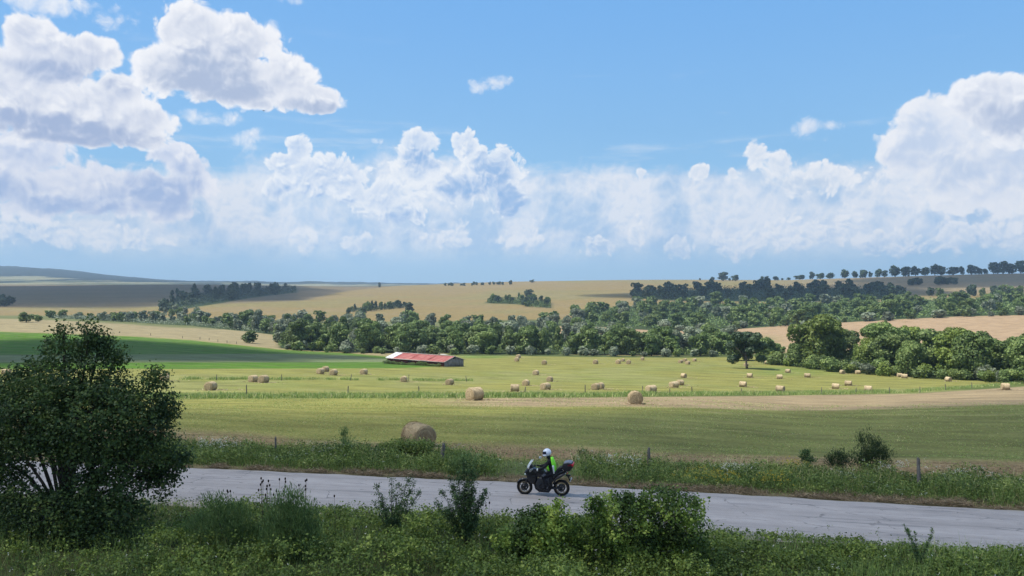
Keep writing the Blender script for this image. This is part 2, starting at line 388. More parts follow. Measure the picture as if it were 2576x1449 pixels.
# ------------------------------------------------------------------ the land as fields
U = np.sort(np.concatenate([np.linspace(-.72, .72, 311), np.linspace(-1.25, -.73, 22), np.linspace(.73, 1.25, 22)]))
DR = np.concatenate([np.arange(-80, 16, 6.), np.arange(16, 60, .35), np.geomspace(60, 420, 300), np.geomspace(422, 2300, 200), np.geomspace(2340, 6900, 60)])
DD, UU = np.meshgrid(DR, U, indexing='ij')
GX, GY = UU * np.maximum(DD, 30), DD
GZ = gz(GX.ravel(), GY.ravel()).reshape(GX.shape)
PX = CX + F * GX / np.maximum(GY, 28); PY = CY - F * (GZ - CAMZ) / np.maximum(GY, 5)
n1 = fnoise(GX / 9, GY / 9, 11) - .5; n2 = fnoise(GX / 60, GY / 60, 17) - .5; n3 = fnoise(GX / 2.5, GY / 2.5, 19) - .5
def ip(xs, ys): return np.interp(PX, xs, ys)
def sm(v, lo, hi): t = np.clip((v - lo) / (hi - lo), 0, 1); return t * t * (3 - 2 * t)
C = np.zeros(GX.shape + (3,)); STRAW = np.zeros(GX.shape); REG = np.zeros(GX.shape, int)
def paint(mask, col, straw=None, reg=None):
    m = np.clip(mask, 0, 1)[..., None]; C[:] = C * (1 - m) + np.array(col) * m
    if straw is not None: STRAW[:] = STRAW * (1 - m[..., 0]) + straw * m[..., 0]
    if reg is not None: REG[mask > .5] = reg
HAY = (.188, .182, .048); TAN = (.285, .215, .112); CROP = (.064, .135, .012); CROP2 = (.135, .160, .075); GRASS = (.085, .105, .035); PINK = (.31, .215, .125)
HILL = (.200, .148, .058)
paint(np.ones_like(GX), (.060, .068, .026), 0, 0)                                   # verge and bank
off = road_off(GX, GY)
paint(sm(off, 2.0, 3.4 ) * 1.0, (.16, .125, .07), .5)                                # trampled edge with dry cuttings
paint(sm(off + n1 * 1.2, 3.4, 4.4), (.09, .11, .04), 0)
fld = sm(off + n1 * 2.0, 6.6, 8.2) * (GY > 25)
paint(fld, HAY, .45, 1)
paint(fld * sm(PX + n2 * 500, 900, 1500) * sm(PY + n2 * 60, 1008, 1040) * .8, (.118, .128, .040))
paint(fld * sm(off + n1 * 3, 7.0, 8.0) * sm(off + n1 * 5, 14, 9.5), (.235, .165, .085), .8)    # brown strip along the verge
paint(fld * sm(n2 + n1 * .5, .0, .2) * .5, (.13, .155, .045))
lo = ip([0, 450, 1000, 1600, 2100, 2576, 3000], [1040, 1030, 1022, 1026, 1035, 1018, 1000]); hi_ = ip([0, 450, 1300, 1900, 2300, 2576, 3000], [1003, 1003, 1001, 996, 990, 972, 960])
band = sm(PX, 950, 1300) * sm(PY, hi_ - 2, hi_ + 1) * sm(PY + n1 * 6, lo + 2, lo - 6) * (GY < 170)
paint(band * .85, (.255, .185, .115), .9)
paint((GY > 60) * (PY < hi_) * 1.0, HAY, .5, 1)
strip = sm(PY, hi_ - 14, hi_ - 9) * sm(PY, hi_ + 1.5, hi_ - 1) * (GY > 60) * (GY < 260)
paint(strip * .9, (.075, .10, .028), 0)
far2 = (GY > 90) & (PY < hi_)
paint(far2 * sm(n2 + n1 * .4, -.02, .18) * .55, (.145, .175, .045))
paint(far2 * sm(n1 + n2, .05, .3) * .35, (.24, .215, .09))
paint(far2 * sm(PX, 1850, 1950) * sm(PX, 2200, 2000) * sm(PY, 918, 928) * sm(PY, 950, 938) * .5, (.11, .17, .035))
# green crop on the left with a paler band through it
top = ip([-1200, 0, 330, 480, 700, 860, 990, 1120], [826, 835, 847, 856, 880, 888, 899, 921]) + n1 * 2
bot = ip([-1200, 0, 450, 800, 1000, 1060, 1120], [930, 929, 928, 927, 926, 924, 921]) + n1 * 1.2
crop = sm(PY, top - .8, top + .8) * sm(PY, bot + .8, bot - .8) * (GY > 110) * (PX < 1120)
paint(crop, CROP, .05, 2)
t2 = ip([-1200, 0, 330, 670, 860, 960, 1060], [893, 893, 891.5, 889.5, 893, 902, 910]); b2 = ip([-1200, 0, 860, 1060], [913, 912, 911, 911])
paint(crop * sm(PY, t2 - 1.2, t2 + 1.2) * sm(PY, b2 + 1.5, b2 - 1.5) * sm(PX, 1080, 960), CROP2, .2)
paint((GY > 200) * (GY < 330) * sm(PX, 1140, 1180) * sm(PX, 1300, 1240) * sm(PY, 889, 892) * sm(PY, 903, 899) * .6, (.08, .16, .03))
# beyond: pale strips, the valley floor, the hill
beyond = (GY > 200) & (PX < 1120)
paint(beyond * sm(PY, top - .8, top - 2.2), (.25, .205, .11), .25, 3)
paint((GY > 305) * sm(PX, 1120, 1130) * 1.0, (.07, .09, .03), 0, 3)
paint((GY > 430) * (GY < 700) * (PX < 1120) * sm(GY + n1 * 40, 455, 490), (.12, .13, .05), .1, 3)
pf = (GY > 320) & (GY < 640) & (PX > 1400)
pe = ip([1400, 1700, 2100, 2576, 3800], [600, 575, 545, 535, 520])
paint(pf * sm(pe - GY, -2, 4), PINK, .15, 3)
paint(pf * sm(PY, 838, 850) * sm(PX, 2000, 1900) * .6, (.16, .165, .06))
hb = ip([-1200, 0, 450, 900, 1300, 1700, 2100, 2576], [640, 640, 660, 640, 690, 720, 640, 620])
paint(sm(GY, hb - 15, hb + 15), HILL, .2, 4)
hill = sm(GY, hb - 10, hb + 60)
paint(hill * sm(n2 + n1 * .3, -.05, .2) * .45, (.21, .16, .085))
paint(hill * sm(fnoise(GX / 160, GY / 160, 23) - .5, .0, .15) * .4, (.165, .16, .06))
paint(hill * sm(PX, 1850, 2100) * sm(GY, 900, 1100) * .6, (.20, .155, .10))
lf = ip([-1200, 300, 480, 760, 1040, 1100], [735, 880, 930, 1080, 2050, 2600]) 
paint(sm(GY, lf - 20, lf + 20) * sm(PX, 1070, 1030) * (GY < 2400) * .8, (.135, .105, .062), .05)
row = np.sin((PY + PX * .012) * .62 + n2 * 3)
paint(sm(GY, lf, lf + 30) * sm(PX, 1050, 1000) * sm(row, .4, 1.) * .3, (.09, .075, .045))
paint(sm(GY, 2300, 2500), (.20, .19, .10), .0, 5)
paint(sm(GY, 2300, 2500) * sm(fnoise(GX / 330, GY / 500, 31) - .5, .0, .08) * .8, (.05, .065, .03))
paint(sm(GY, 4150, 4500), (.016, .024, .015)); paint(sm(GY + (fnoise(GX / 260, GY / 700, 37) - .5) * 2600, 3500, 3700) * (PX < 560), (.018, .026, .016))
for (xa, xb, stops) in ((700, 1830, [(700,318,440),(960,316,470),(1430,320,490),(1560,330,420),(1830,316,374)]), (130, 720, [(130,538,590),(480,500,630),(720,430,570)]), (1915, 2720, [(1915,258,292),(2100,230,284),(2330,202,262),(2720,160,238)]),
        (1440, 2640, [(1440,615,820),(1650,545,890),(2200,540,870),(2640,525,830)]), (1590, 2290, [(1590,1030,1080),(1680,970,1250),(1900,915,1280),(2120,905,1200),(2290,915,1040)]), (1222, 1388, [(1222,960,1000),(1300,930,1040),(1388,850,950)]), (404, 748, [(404,800,850),(450,840,1070),(560,990,1340),(640,1170,1490),(748,1390,1650)])):
    qx, qa, qb = (np.array(q, float) for q in zip(*stops)); a_, b_ = np.interp(PX, qx, qa) + n1 * 8, np.interp(PX, qx, qb) + n1 * 8
    paint(sm(GY, a_ - 3, a_ + 5) * sm(GY, b_ + 6, b_ - 4) * sm(PX, xa - 4, xa + 6) * sm(PX, xb + 4, xb - 6), (.040, .058, .020), 0)
stripe = np.sin(off * 2.1 + n2 * 2.5) * sm(GY, 30, 40) * sm(PY, hi_ - 3, hi_ + 3) * (GY < 200)
C *= (1 + .055 * stripe * fld + .04 * np.sin(off * .62 + n2 * 4) * fld)[..., None]
C *= (1 + .06 * np.sin((GY * .8 + GX * .55) * .55 + n2 * 9 + n1 * 4) * far2 * (GY < 300))[..., None]
tram = np.abs(((GY * .95 + GX * .32 + n1 * .6) / 9) % 1 - .5); paint(crop * sm(tram, .09, .03) * .55, (.16, .15, .07))
paint(crop * sm(n2 + n1 * .5, .05, .25) * .35, (.105, .150, .045))
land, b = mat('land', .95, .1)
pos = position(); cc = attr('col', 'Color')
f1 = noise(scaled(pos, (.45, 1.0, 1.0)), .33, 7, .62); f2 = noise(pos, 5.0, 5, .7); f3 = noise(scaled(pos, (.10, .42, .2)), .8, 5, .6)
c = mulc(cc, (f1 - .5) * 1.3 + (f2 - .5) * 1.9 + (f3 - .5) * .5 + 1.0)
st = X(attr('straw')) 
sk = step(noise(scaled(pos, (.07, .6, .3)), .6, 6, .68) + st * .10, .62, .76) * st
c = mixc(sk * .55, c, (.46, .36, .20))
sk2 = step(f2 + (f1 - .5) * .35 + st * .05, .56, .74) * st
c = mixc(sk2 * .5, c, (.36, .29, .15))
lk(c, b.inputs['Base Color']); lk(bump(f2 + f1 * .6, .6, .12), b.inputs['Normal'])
nr, nc = GX.shape; idx = np.arange(nr * nc).reshape(nr, nc)
Q = np.stack([idx[:-1,:-1], idx[:-1,1:], idx[1:,1:], idx[1:,:-1]], -1).reshape(-1, 4)
QR = REG[:-1, :-1].ravel()
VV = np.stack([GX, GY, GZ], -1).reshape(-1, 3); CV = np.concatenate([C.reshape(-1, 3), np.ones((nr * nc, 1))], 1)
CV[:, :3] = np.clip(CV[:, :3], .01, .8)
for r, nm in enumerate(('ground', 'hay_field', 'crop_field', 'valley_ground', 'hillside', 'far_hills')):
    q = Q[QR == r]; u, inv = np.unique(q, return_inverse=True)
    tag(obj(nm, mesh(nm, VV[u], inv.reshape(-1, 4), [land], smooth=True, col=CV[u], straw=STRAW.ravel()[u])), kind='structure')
# road strip with a worn, ragged edge
xs = np.arange(-70, 70, .2); ac = np.array([-3.15, -3.0, -2.7, -2.55, -2, -1.2, -.4, .4, 1.2, 2, 2.5, 2.62])
RXX = np.repeat(xs[:, None], len(ac), 1); A = np.repeat(ac[None], len(xs), 0).copy()
A[:, :4] += (fnoise(xs / 1.3, xs * 0, 41, 4) - .5)[:, None] * .5; A[:, 10:] += (fnoise(xs / 1.1, xs * 0, 43, 4) - .5)[:, None] * .35
RYY = road_y(RXX) + A / .978
H = np.array([-.02, .03, .045, .06, .075, .09, .095, .095, .09, .075, .06, -.02])
RZZ = gz(RXX.ravel(), RYY.ravel()).reshape(RXX.shape) * 0 + gz(RXX[:, 6], road_y(RXX[:, 6]))[:, None] + H[None]
rz = gz(RXX.ravel(), RYY.ravel()).reshape(RXX.shape); RZZ = np.where(np.abs(A) > 2.58, np.minimum(RZZ, rz + .02), np.maximum(RZZ, rz + .015))
ri = np.arange(RXX.size).reshape(RXX.shape); rq = np.stack([ri[:-1,:-1], ri[1:,:-1], ri[1:,1:], ri[:-1,1:]], -1).reshape(-1, 4)
asph, b = mat('asphalt', .9, .25)
lx, ly = X(attr('along')), X(attr('across')); P = vec(lx, ly, 0.0)
g1 = noise(P, 60, 3, .7); g2 = noise(P, 1.2, 6, .6); g3 = noise(vec(lx * .10, ly * 1.6, 0.0), 1.5, 5, .65); g4 = noise(vec(lx * .22, ly * 3.2, 4.0), 1.4, 6, .7)
c = mixc(g2, (.278, .250, .240), (.402, .366, .346)); c = mulc(c, (g1 - .5) * 1.3 + (g3 - .5) * .6 + 1.0)
c = mulc(c, 1.0 + (X.m('COSINE', ly * 3.4) * -.06)); c = mixc(step(g4, .53, .68) * .55, c, (.105, .103, .112))
ck = X.nt.nodes.new('ShaderNodeTexVoronoi'); ck.feature = 'DISTANCE_TO_EDGE'; lk(vec(lx * .5 + g2 * .6, ly + g3, 0.0), ck.inputs['Vector']); ck.inputs['Scale'].default_value = .7
c = mixc(step(X(ck.outputs['Distance']), .016, .002) * step(g2, .42, .6) * .6, c, (.05, .05, .052))
e = step(X.m('ABSOLUTE', ly + .1) + (g2 - .5) * 1.0, 2.3, 2.95)
c = mixc(e * .7, c, (.30, .255, .20))
lk(c, b.inputs['Base Color']); lk(bump(g1 * .5 + g2, .35, .02), b.inputs['Normal'])
tag(obj('road', mesh('road', np.stack([RXX, RYY, RZZ], -1), rq, [asph], smooth=True, along=RXX.ravel(), across=A.ravel())), kind='structure')
def rz_at(x, y): return float(np.interp(x, xs, RZZ[:, 6]))
# thin air over the whole valley
air('haze', (-9500, -320, -70), (9500, 7300, 260), 1.25e-4, (.58, .78, 1.0))
# fair-weather clouds overhead whose shadows lie on the land: (x, y of the shadow, radii, turn, density)
def cloud(x, y, rx, ry, turn, dens, h=1500.0, seed=0, flat=1.0):
    import bmesh
    bm = bmesh.new(); bmesh.ops.create_icosphere(bm, subdivisions=5, radius=1)
    V = np.array([v.co for v in bm.verts]); T = np.array([[v.index for v in f.verts] for f in bm.faces]); bm.free()
    r = 1 + (fnoise(V[:,0] * 2.2 + seed, V[:,1] * 2.2 + V[:,2], seed, 4) - .5) * .7 + (fnoise(V[:,0] * 6 + seed, V[:,1] * 6 + V[:,2] * 3, seed + 9, 3) - .5) * .25
    V = V * r[:, None]; V[:, 2] = np.sign(V[:, 2]) * np.abs(V[:, 2]) ** flat; V[:, 2] = np.where(V[:, 2] < 0, V[:, 2] * .45, V[:, 2])
    hh = min(rx, ry) * .55; c, s = math.cos(turn), math.sin(turn)
    P = np.stack([V[:,0]*rx*c - V[:,1]*ry*s, V[:,0]*rx*s + V[:,1]*ry*c, V[:,2]*hh], 1)
    k = h / SUN.z; o = obj('cloud', mesh('cloud', P, T, [], smooth=True), loc=(x + SUN.x * k, y + SUN.y * k, h + gz1(x, y)))
    m = bpy.data.materials.new('cloud_vapour'); m.use_nodes = True; nt = m.node_tree; nt.nodes.clear()
    v = nt.nodes.new('ShaderNodeVolumePrincipled'); v.inputs['Density'].default_value = dens / hh; v.inputs['Color'].default_value = (1, 1, 1, 1); v.inputs['Anisotropy'].default_value = .5
    for a in ('Density Attribute', 'Color Attribute', 'Temperature Attribute'): v.inputs[a].default_value = ''
    out = nt.nodes.new('ShaderNodeOutputMaterial'); nt.links.new(v.outputs[0], out.inputs['Volume']); o.data.materials.append(m)
    tag(o, kind='structure'); return o
cloud(54, 10, 175, 84, .44, .86, seed=2, flat=.55)
cloud(-150, 238, 95, 62, .1, 2.6, seed=5)
cloud(-760, 1420, 470, 560, .35, 2.4, seed=8)
cloud(380, 1085, 250, 170, .1, 2.4, seed=12)
cloud(900, 1330, 400, 260, .2, 2.0, seed=15)
import re
# ------------------------------------------------------------------ trees of the valley
LEAF = {
 'oak':    leaf_mat('oak_leaves',    [(0, (.050,.086,.026)), (.55, (.122,.180,.050)), (1, (.215,.275,.080))], .22),
 'ash':    leaf_mat('ash_leaves',    [(0, (.062,.106,.034)), (.55, (.158,.218,.064)), (1, (.262,.318,.100))], .24),
 'lime':   leaf_mat('yellowish_leaves', [(0, (.068,.112,.026)), (.55, (.168,.226,.046)), (1, (.268,.318,.078))], .26),
 'willow': leaf_mat('willow_leaves', [(0, (.103,.130,.080)), (.5, (.205,.240,.150)), (1, (.315,.350,.245))], .22),
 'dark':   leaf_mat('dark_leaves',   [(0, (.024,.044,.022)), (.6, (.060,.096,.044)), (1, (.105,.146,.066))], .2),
}
BARK = plain('bark', (.055,.045,.036), (.13,.115,.095), 5, bm=.6, dist=.05, stretch=(1,1,.25))
def cards(P, N, size, aspect=1.0, r=rng, fold=.25):
    """one small leaf or leaf clump per point: a four-cornered blade facing roughly along N"""
    n = len(P); N = N / (np.linalg.norm(N, axis=1, keepdims=True) + 1e-9)
    a = np.cross(N, r.normal(size=(n, 3))); a /= np.linalg.norm(a, axis=1, keepdims=True) + 1e-9
    b = np.cross(N, a); s = np.asarray(size).reshape(-1, 1) * np.ones((n, 1)); w = s * aspect
    j = r.uniform(.7, 1.25, (n, 4, 1)); f = N * s * fold
    V = np.stack([P - a*s*j[:,0], P + b*w*j[:,1] + f, P + a*s*j[:,2], P - b*w*j[:,3] + f], 1).reshape(-1, 3)
    return V, np.arange(n * 4).reshape(n, 4)
def tris(Q): return np.concatenate([Q[:, [0, 1, 2]], Q[:, [0, 2, 3]]])
def lobes_for(kind, r):
    L = []
    if kind == 'bush':
        for k in range(r.integers(6, 9)):
            a = r.uniform(0, 6.28); q = r.uniform(.05, .30); L.append((q*math.cos(a), q*math.sin(a), r.uniform(.25, .62), r.uniform(.18, .27), r.uniform(.24, .36)))
    elif kind == 'tall':
        for k in range(13):
            z = r.uniform(.16, .92); q = .26 * math.sin(math.pi * min(1, (z + .12)))**.7 * r.uniform(.2, 1); a = r.uniform(0, 6.28)
            L.append((q*math.cos(a), q*math.sin(a), z, r.uniform(.15, .24), r.uniform(.09, .15)))
    elif kind == 'field':
        for k in range(18):
            z = r.uniform(.36, .88); q = .40 * math.sqrt(max(.05, 1 - ((z - .55) / .42)**2)) * r.uniform(.3, 1); a = r.uniform(0, 6.28)
            L.append((q*math.cos(a), q*math.sin(a), z, r.uniform(.12, .19), r.uniform(.08, .13)))
        L += [(-.36, 0, .24, .14, .11), (.30, .1, .28, .12, .09)]
    elif kind == 'willow':
        for k in range(12):
            a = r.uniform(0, 6.28); z = r.uniform(.25, .80); q = r.uniform(.10, .34) * (1.1 - .5 * z)
            L.append((q*math.cos(a), q*math.sin(a), z, r.uniform(.15, .22), r.uniform(.13, .20)))
        L.append((0, 0, .35, .33, .30))
    else:
        for k in range(16):
            z = r.uniform(.16, .88); q = .38 * math.sqrt(max(.05, 1 - ((z - .52) / .46)**2)) * r.uniform(.45, 1); a = r.uniform(0, 6.28)
            L.append((q*math.cos(a), q*math.sin(a), z, r.uniform(.12, .20), r.uniform(.10, .16)))
        L.append((0, 0, .42, .34, .34))
    return L
def crown_arrays(kind, n, size, seed):
    r = np.random.default_rng(seed); L = np.array(lobes_for(kind, r)); wgt = L[:,3]**2; k = r.choice(len(L), n, p=wgt / wgt.sum())
    d = r.normal(size=(n, 3)); d[:, 2] += .25; d /= np.linalg.norm(d, axis=1, keepdims=True)
    q = r.uniform(.55, 1.08, n)**.6; rad = np.stack([L[k,3], L[k,3], L[k,4]], 1)
    P = L[k, :3] + d * rad * q[:, None]; P[:, 2] = np.maximum(P[:, 2], .02)
    V, Q = cards(P, d + r.normal(size=(n, 3)) * .45, r.uniform(.6, 1.2, n) * size, .8, r)
    lt = r.uniform(-.16, .16, len(L)); tone = np.clip(.5 + lt[k] + r.normal(size=n) * .17, 0, 1)
    return V, Q, np.repeat(tone, 4)
def trunk_arrays(kind, seed):
    r = np.random.default_rng(seed); m = MB(); h = .6
    pts = [(0, 0, -.02), (r.normal()*.01, r.normal()*.01, .12), (r.normal()*.02, r.normal()*.02, .32), (r.normal()*.03, r.normal()*.03, h)]
    m.tube(pts, [.036, .026, .020, .008], 7)
    for k in range(5):
        a = r.uniform(0, 6.28); z = r.uniform(.18, .42); e = r.uniform(.15, .3)
        m.tube([(0, 0, z), (e*.5*math.cos(a), e*.5*math.sin(a), z + .09), (e*math.cos(a), e*math.sin(a), z + .24)], [.012, .009, .003], 5)
    return np.concatenate(m.V), np.concatenate(m.F4), np.concatenate(m.F3)
LIB = {}
def tree_lib(kind, leaf, lod, var):
    key = (kind, leaf, lod, var)
    if key not in LIB:
        n, s = {0: (7600, .028), 1: (2600, .047), 2: (560, .088), 3: (260, .125)}[lod]
        if kind == 'bush': n = int(n * .6); s *= 1.2
        V, Q, t = crown_arrays(kind, n, s, hash((kind, var)) % 9999 if False else sum(map(ord, kind)) * 17 + var * 101)
        tv, tq, tt = trunk_arrays(kind, var + 5)
        if lod < 2: LIB[key] = (mesh('crown', V, Q, [LEAF[leaf]], tone=t), mesh('trunk', tv, [tq, tt], [BARK], smooth=True))
        else:
            F4 = np.concatenate([Q, tq + len(V)])
            me = mesh('tree', np.vstack([V, tv]), F4, [LEAF[leaf], BARK], fmat=[0]*len(Q) + [1]*len(tq), tone=np.concatenate([t, np.full(len(tv), .5)]))
            LIB[key] = (me, (np.vstack([V, tv]), Q, np.concatenate([t, np.full(len(tv), .5)])))
    return LIB[key]
SPEC = []     # every tree before it is built: (x, y, height, width, kind, leaf, name, label, group, keep)
def want(x, y, h, w, kind, leaf, name='tree', label=None, group=None, keep=False): SPEC.append((x, y, h, w, kind, leaf, name, label, group, keep))
def want_at(px, base, top, wpx, kind, leaf, name, label, group=None, d=None, keep=True):
    if d is None: x, y = on_ground(px, base)
    else: x, y = (px - CX) / F * d, d
    want(x, y, (base - top) * y / F, wpx * y / F, kind, leaf, name, label, group, keep)
# trees one can single out
want_at(1880, 928, 830, 104, 'field', 'dark', 'field_tree', 'solitary dark green tree with a visible trunk standing in the hay field')
want_at(1996, 921, 860, 52, 'willow', 'ash', 'round_tree', 'rounded olive green tree at the field edge just right of the solitary tree')
want_at(627, 863, 831, 46, 'oak', 'oak', 'small_tree', 'small broad tree alone on the pale strip beyond the green crop')
want_at(66, 811, 784, 40, 'oak', 'ash', 'small_tree', 'bushy green tree on the pale strip at the far left, larger of a pair')
want_at(97, 809, 791, 22, 'oak', 'oak', 'small_tree', 'little tree beside the larger bushy one on the pale strip')
want_at(745, 882, 803, 84, 'oak', 'ash', 'big_tree', 'big rounded tree at the left end of the tree belt by the green crop', d=322)
want_at(1030, 805, 777, 26, 'oak', 'dark', 'round_tree', 'dark round tree alone on the tan slope above the tree belt', d=800)
want_at(955, 722, 708, 9, 'oak', 'dark', 'skyline_tree', 'tiny lone tree on the skyline above the end of the dark slope', d=1750)
want_at(1338, 716, 708, 15, 'oak', 'dark', 'skyline_bush', 'small round bush alone on the skyline of the tan hill', d=1800)
want_at(2228, 850, 795, 22, 'tall', 'oak', 'slim_tree', 'slim dark tree standing up against the pinkish field', d=375)
want_at(2012, 821, 768, 76, 'oak', 'oak', 'broad_tree', 'broad dark tree on the edge of the pinkish field')
want_at(2090, 818, 779, 38, 'willow', 'ash', 'round_tree', 'smaller rounded tree right of the broad dark one at the pinkish field')
want_at(2026, 824, 803, 36, 'bush', 'willow', 'pale_bush', 'pale rounded bush in front of the broad dark tree')
want_at(1553, 840, 800, 24, 'tall', 'oak', 'slim_tree', 'slim dark tree in the strip of tan field inside the tree belt', d=470)
want_at(1240, 752, 733, 16, 'tall', 'ash', 'small_tree', 'small tree just left of the copse on the tan hill', d=1010)
want_at(1330, 745, 722, 28, 'oak', 'dark', 'dark_tree', 'dark round tree sticking up above the copse on the tan hill', d=1060)
want_at(875, 812, 790, 14, 'oak', 'dark', 'small_tree', 'little dark tree on the tan slope left of the round one', d=760)
want_at(912, 812, 792, 22, 'oak', 'dark', 'small_tree', 'spreading little dark tree on the tan slope near the belt', d=760)
want_at(1700, 845, 805, 22, 'tall', 'willow', 'bare_tree', 'thin half bare tree in front of the tan field', d=400)
# the row of trees along the skyline on the right
def SKY_L(px):
    a = 'small dark tree ' if px < 1900 else 'low dark bush ' if px < 2110 else 'dark rounded tree '
    g = 'standing apart where the skyline row begins' if px < 1900 else 'in the middle of the skyline row' if px < 2110 else 'in the tall right part of the skyline row' if px < 2350 else 'at the crowded right end of the skyline'
    return a + g, a.strip().split(' tree')[0] + ' ' + g
for i, (px, w, h) in enumerate([(1761,5,5),(1792,11,8),(1818,24,19),(1835,6,7),(1850,18,13),(1917,9,10),(1929,13,10),(1953,14,10),(1968,6,5),(1984,10,6),(2012,26,10),(2043,13,16),(2064,20,13),(2088,20,13),(2126,18,19),(2151,15,15),(2171,20,19),(2190,9,13),(2208,16,20),(2225,14,15),(2252,24,24),(2278,24,23),(2303,22,21),(2327,24,18),(2352,22,24),(2368,22,21),(2398,32,17),(2421,12,20),(2444,24,21),(2463,15,14),(2480,12,13),(2500,24,25),(2523,28,27),(2545,28,24),(2568,26,27),(2592,30,30)]):
    d = float(np.interp(px, [1700, 1900, 2100, 2576], [1900, 1650, 1560, 1540]))
    x = (px - CX) / F * d
    want(x, d, h * d / F * 1.2, w * d / F * 1.22, 'oak', 'dark', 'skyline_tree' if h > 11 else 'skyline_bush', *SKY_L(px), True)
def scatter(n, poly, dmin, seed):
    """places inside a patch given as (pixel column, nearest depth, farthest depth) stops, kept apart from each other"""
    r = np.random.default_rng(seed); P = []; xs_, lo_, hi2 = (np.array(q, float) for q in zip(*poly)); t = 0
    while len(P) < n and t < n * 60:
        t += 1; px = r.uniform(xs_[0], xs_[-1]); a, b_ = np.interp(px, xs_, lo_), np.interp(px, xs_, hi2)
        if b_ - a < 1: continue
        y = a + (b_ - a) * r.random(); x = (px - CX) / F * y
        if all((x - p[0])**2 + (y - p[1])**2 > dmin**2 for p in P): P.append((x, y))
    return P
def belt(n, poly, dmin, seed, h, kinds, where, group, wf=(.65, 1.0)):
    r = np.random.default_rng(seed + 500)
    word = {('oak','oak'): 'dark green leafy tree', ('oak','ash'): 'mid green leafy tree', ('oak','lime'): 'yellowish green leafy tree', ('tall','ash'): 'slender green tree', ('tall','oak'): 'slender dark green tree',
            ('willow','willow'): 'pale silvery willow', ('oak','dark'): 'dark bluish green tree', ('tall','dark'): 'slender dark bluish green tree', ('bush','willow'): 'pale rounded bush', ('bush','ash'): 'green rounded bush', ('bush','oak'): 'dark rounded bush', ('willow', 'lime'): 'yellowish willow', ('oak', 'willow'): 'pale grey green tree', ('bush','lime'): 'yellowish green bush', ('willow','ash'): 'rounded mid green tree'}
    for x, y in scatter(n, poly, dmin, seed):
        kind, leaf = kinds[r.integers(len(kinds))]; hh = r.uniform(*h) * (1.18 if r.random() < .12 else .82 if r.random() < .15 else 1.0); w_ = word[(kind, leaf)]
        wd = hh * r.uniform(*wf) * (.62 if kind == 'tall' else 1.35 if kind == 'bush' else 1.0)
        nm = w_.split()[-1] if kind in ('bush',) else ('willow_tree' if 'willow' == w_.split()[-1] else 'leafy_tree')
        want(x, y, hh, wd, kind, leaf, nm, w_ + ' ' + where, w_.split(' tree')[0] + ' ' + group)
O, A_, W, T = ('oak','oak'), ('oak','ash'), ('willow','willow'), ('tall','ash')
belt(56, [(700, 322, 335), (960, 316, 334), (1400, 322, 350), (1830, 316, 345)], 5.0, 1, (8, 12.5), [O, A_, O, A_, T, ('tall','oak')], 'at the front of the long belt behind the hay field', 'at the front of the long belt', (.85, 1.15))
belt(30, [(700, 310, 316), (960, 309, 314), (1400, 312, 320), (1830, 308, 316)], 5, 2, (2.6, 5), [('bush','willow'), ('bush','ash'), ('bush','willow'), ('bush','oak')], 'low at the foot of the long belt behind the hay field', 'at the foot of the long belt')
belt(74, [(700, 345, 430), (960, 345, 470), (1430, 360, 470), (1560, 360, 440), (1600, 340, 372), (1830, 330, 365)], 7.8, 3, (8, 13), [O, A_, W, W, O, ('oak','willow'), A_], 'in the middle of the long belt behind the barn', 'in the middle of the long belt', (.8, 1.1))
belt(52, [(560, 520, 600), (900, 470, 640), (1430, 500, 650), (1480, 520, 650)], 9.5, 4, (8, 12), [O, W, A_, W, ('oak','willow')], 'along the back of the long belt below the tan hill', 'along the back of the long belt', (.8, 1.15))
belt(46, [(300, 500, 580), (480, 520, 620), (700, 440, 560), (720, 420, 560)], 8, 5, (5, 9), [W, ('oak','willow'), O, A_], 'in the hazy belt at the left below the shaded slope', 'in the hazy left belt', (.8, 1.2))
belt(16, [(120, 540, 580), (320, 520, 580)], 8, 6, (3.5, 6.5), [('oak','willow'), A_], 'in the hazy belt at the left below the shaded slope', 'in the hazy left belt', (1.0, 1.4))
belt(12, [(715, 318, 322), (960, 312, 318)], 5, 26, (3.5, 6.5), [('bush','lime'), ('bush','ash'), ('bush','willow')], 'in front of the belt left of the barn', 'in front of the belt left of the barn')
L_ = ('oak','lime')
belt(32, [(2040, 246, 285), (2100, 235, 285), (2330, 208, 262), (2580, 176, 240), (2700, 168, 235)], 6.5, 7, (10.5, 15.5), [A_, O, L_, A_, L_], 'in the tall wood at the right edge of the hay field', 'in the tall wood on the right', (.8, 1.1))
belt(16, [(1840, 278, 292), (2000, 262, 285), (2200, 240, 270)], 6, 8, (5.5, 8), [O, A_, ('tall','oak')], 'in the low wood just right of the solitary tree', 'at the left end of the right wood', (.8, 1.05))
belt(34, [(1935, 252, 262), (2100, 226, 238), (2330, 200, 212), (2580, 166, 178), (2700, 160, 170)], 4.2, 9, (2.6, 5.2), [('bush','willow'), ('bush','ash'), ('bush','lime'), ('bush','ash')], 'at the foot of the tall wood beside the mown field', 'at the foot of the right wood')
belt(150, [(1440, 620, 800), (1650, 560, 860), (1960, 560, 860), (2200, 560, 840), (2620, 540, 800)], 10.5, 10, (9, 14), [A_, O, A_, ('willow','ash'), O, ('oak','willow')], 'in the sunlit wood beyond the pinkish field', 'in the sunlit upper wood', (.9, 1.25))
belt(26, [(1640, 545, 560), (1960, 535, 550), (2620, 520, 536)], 8, 11, (4.5, 8), [A_, ('bush','ash'), O, ('bush','willow')], 'along the near edge of the sunlit wood above the pinkish field', 'along the edge of the sunlit wood', (.9, 1.2))
K_ = ('oak','dark')
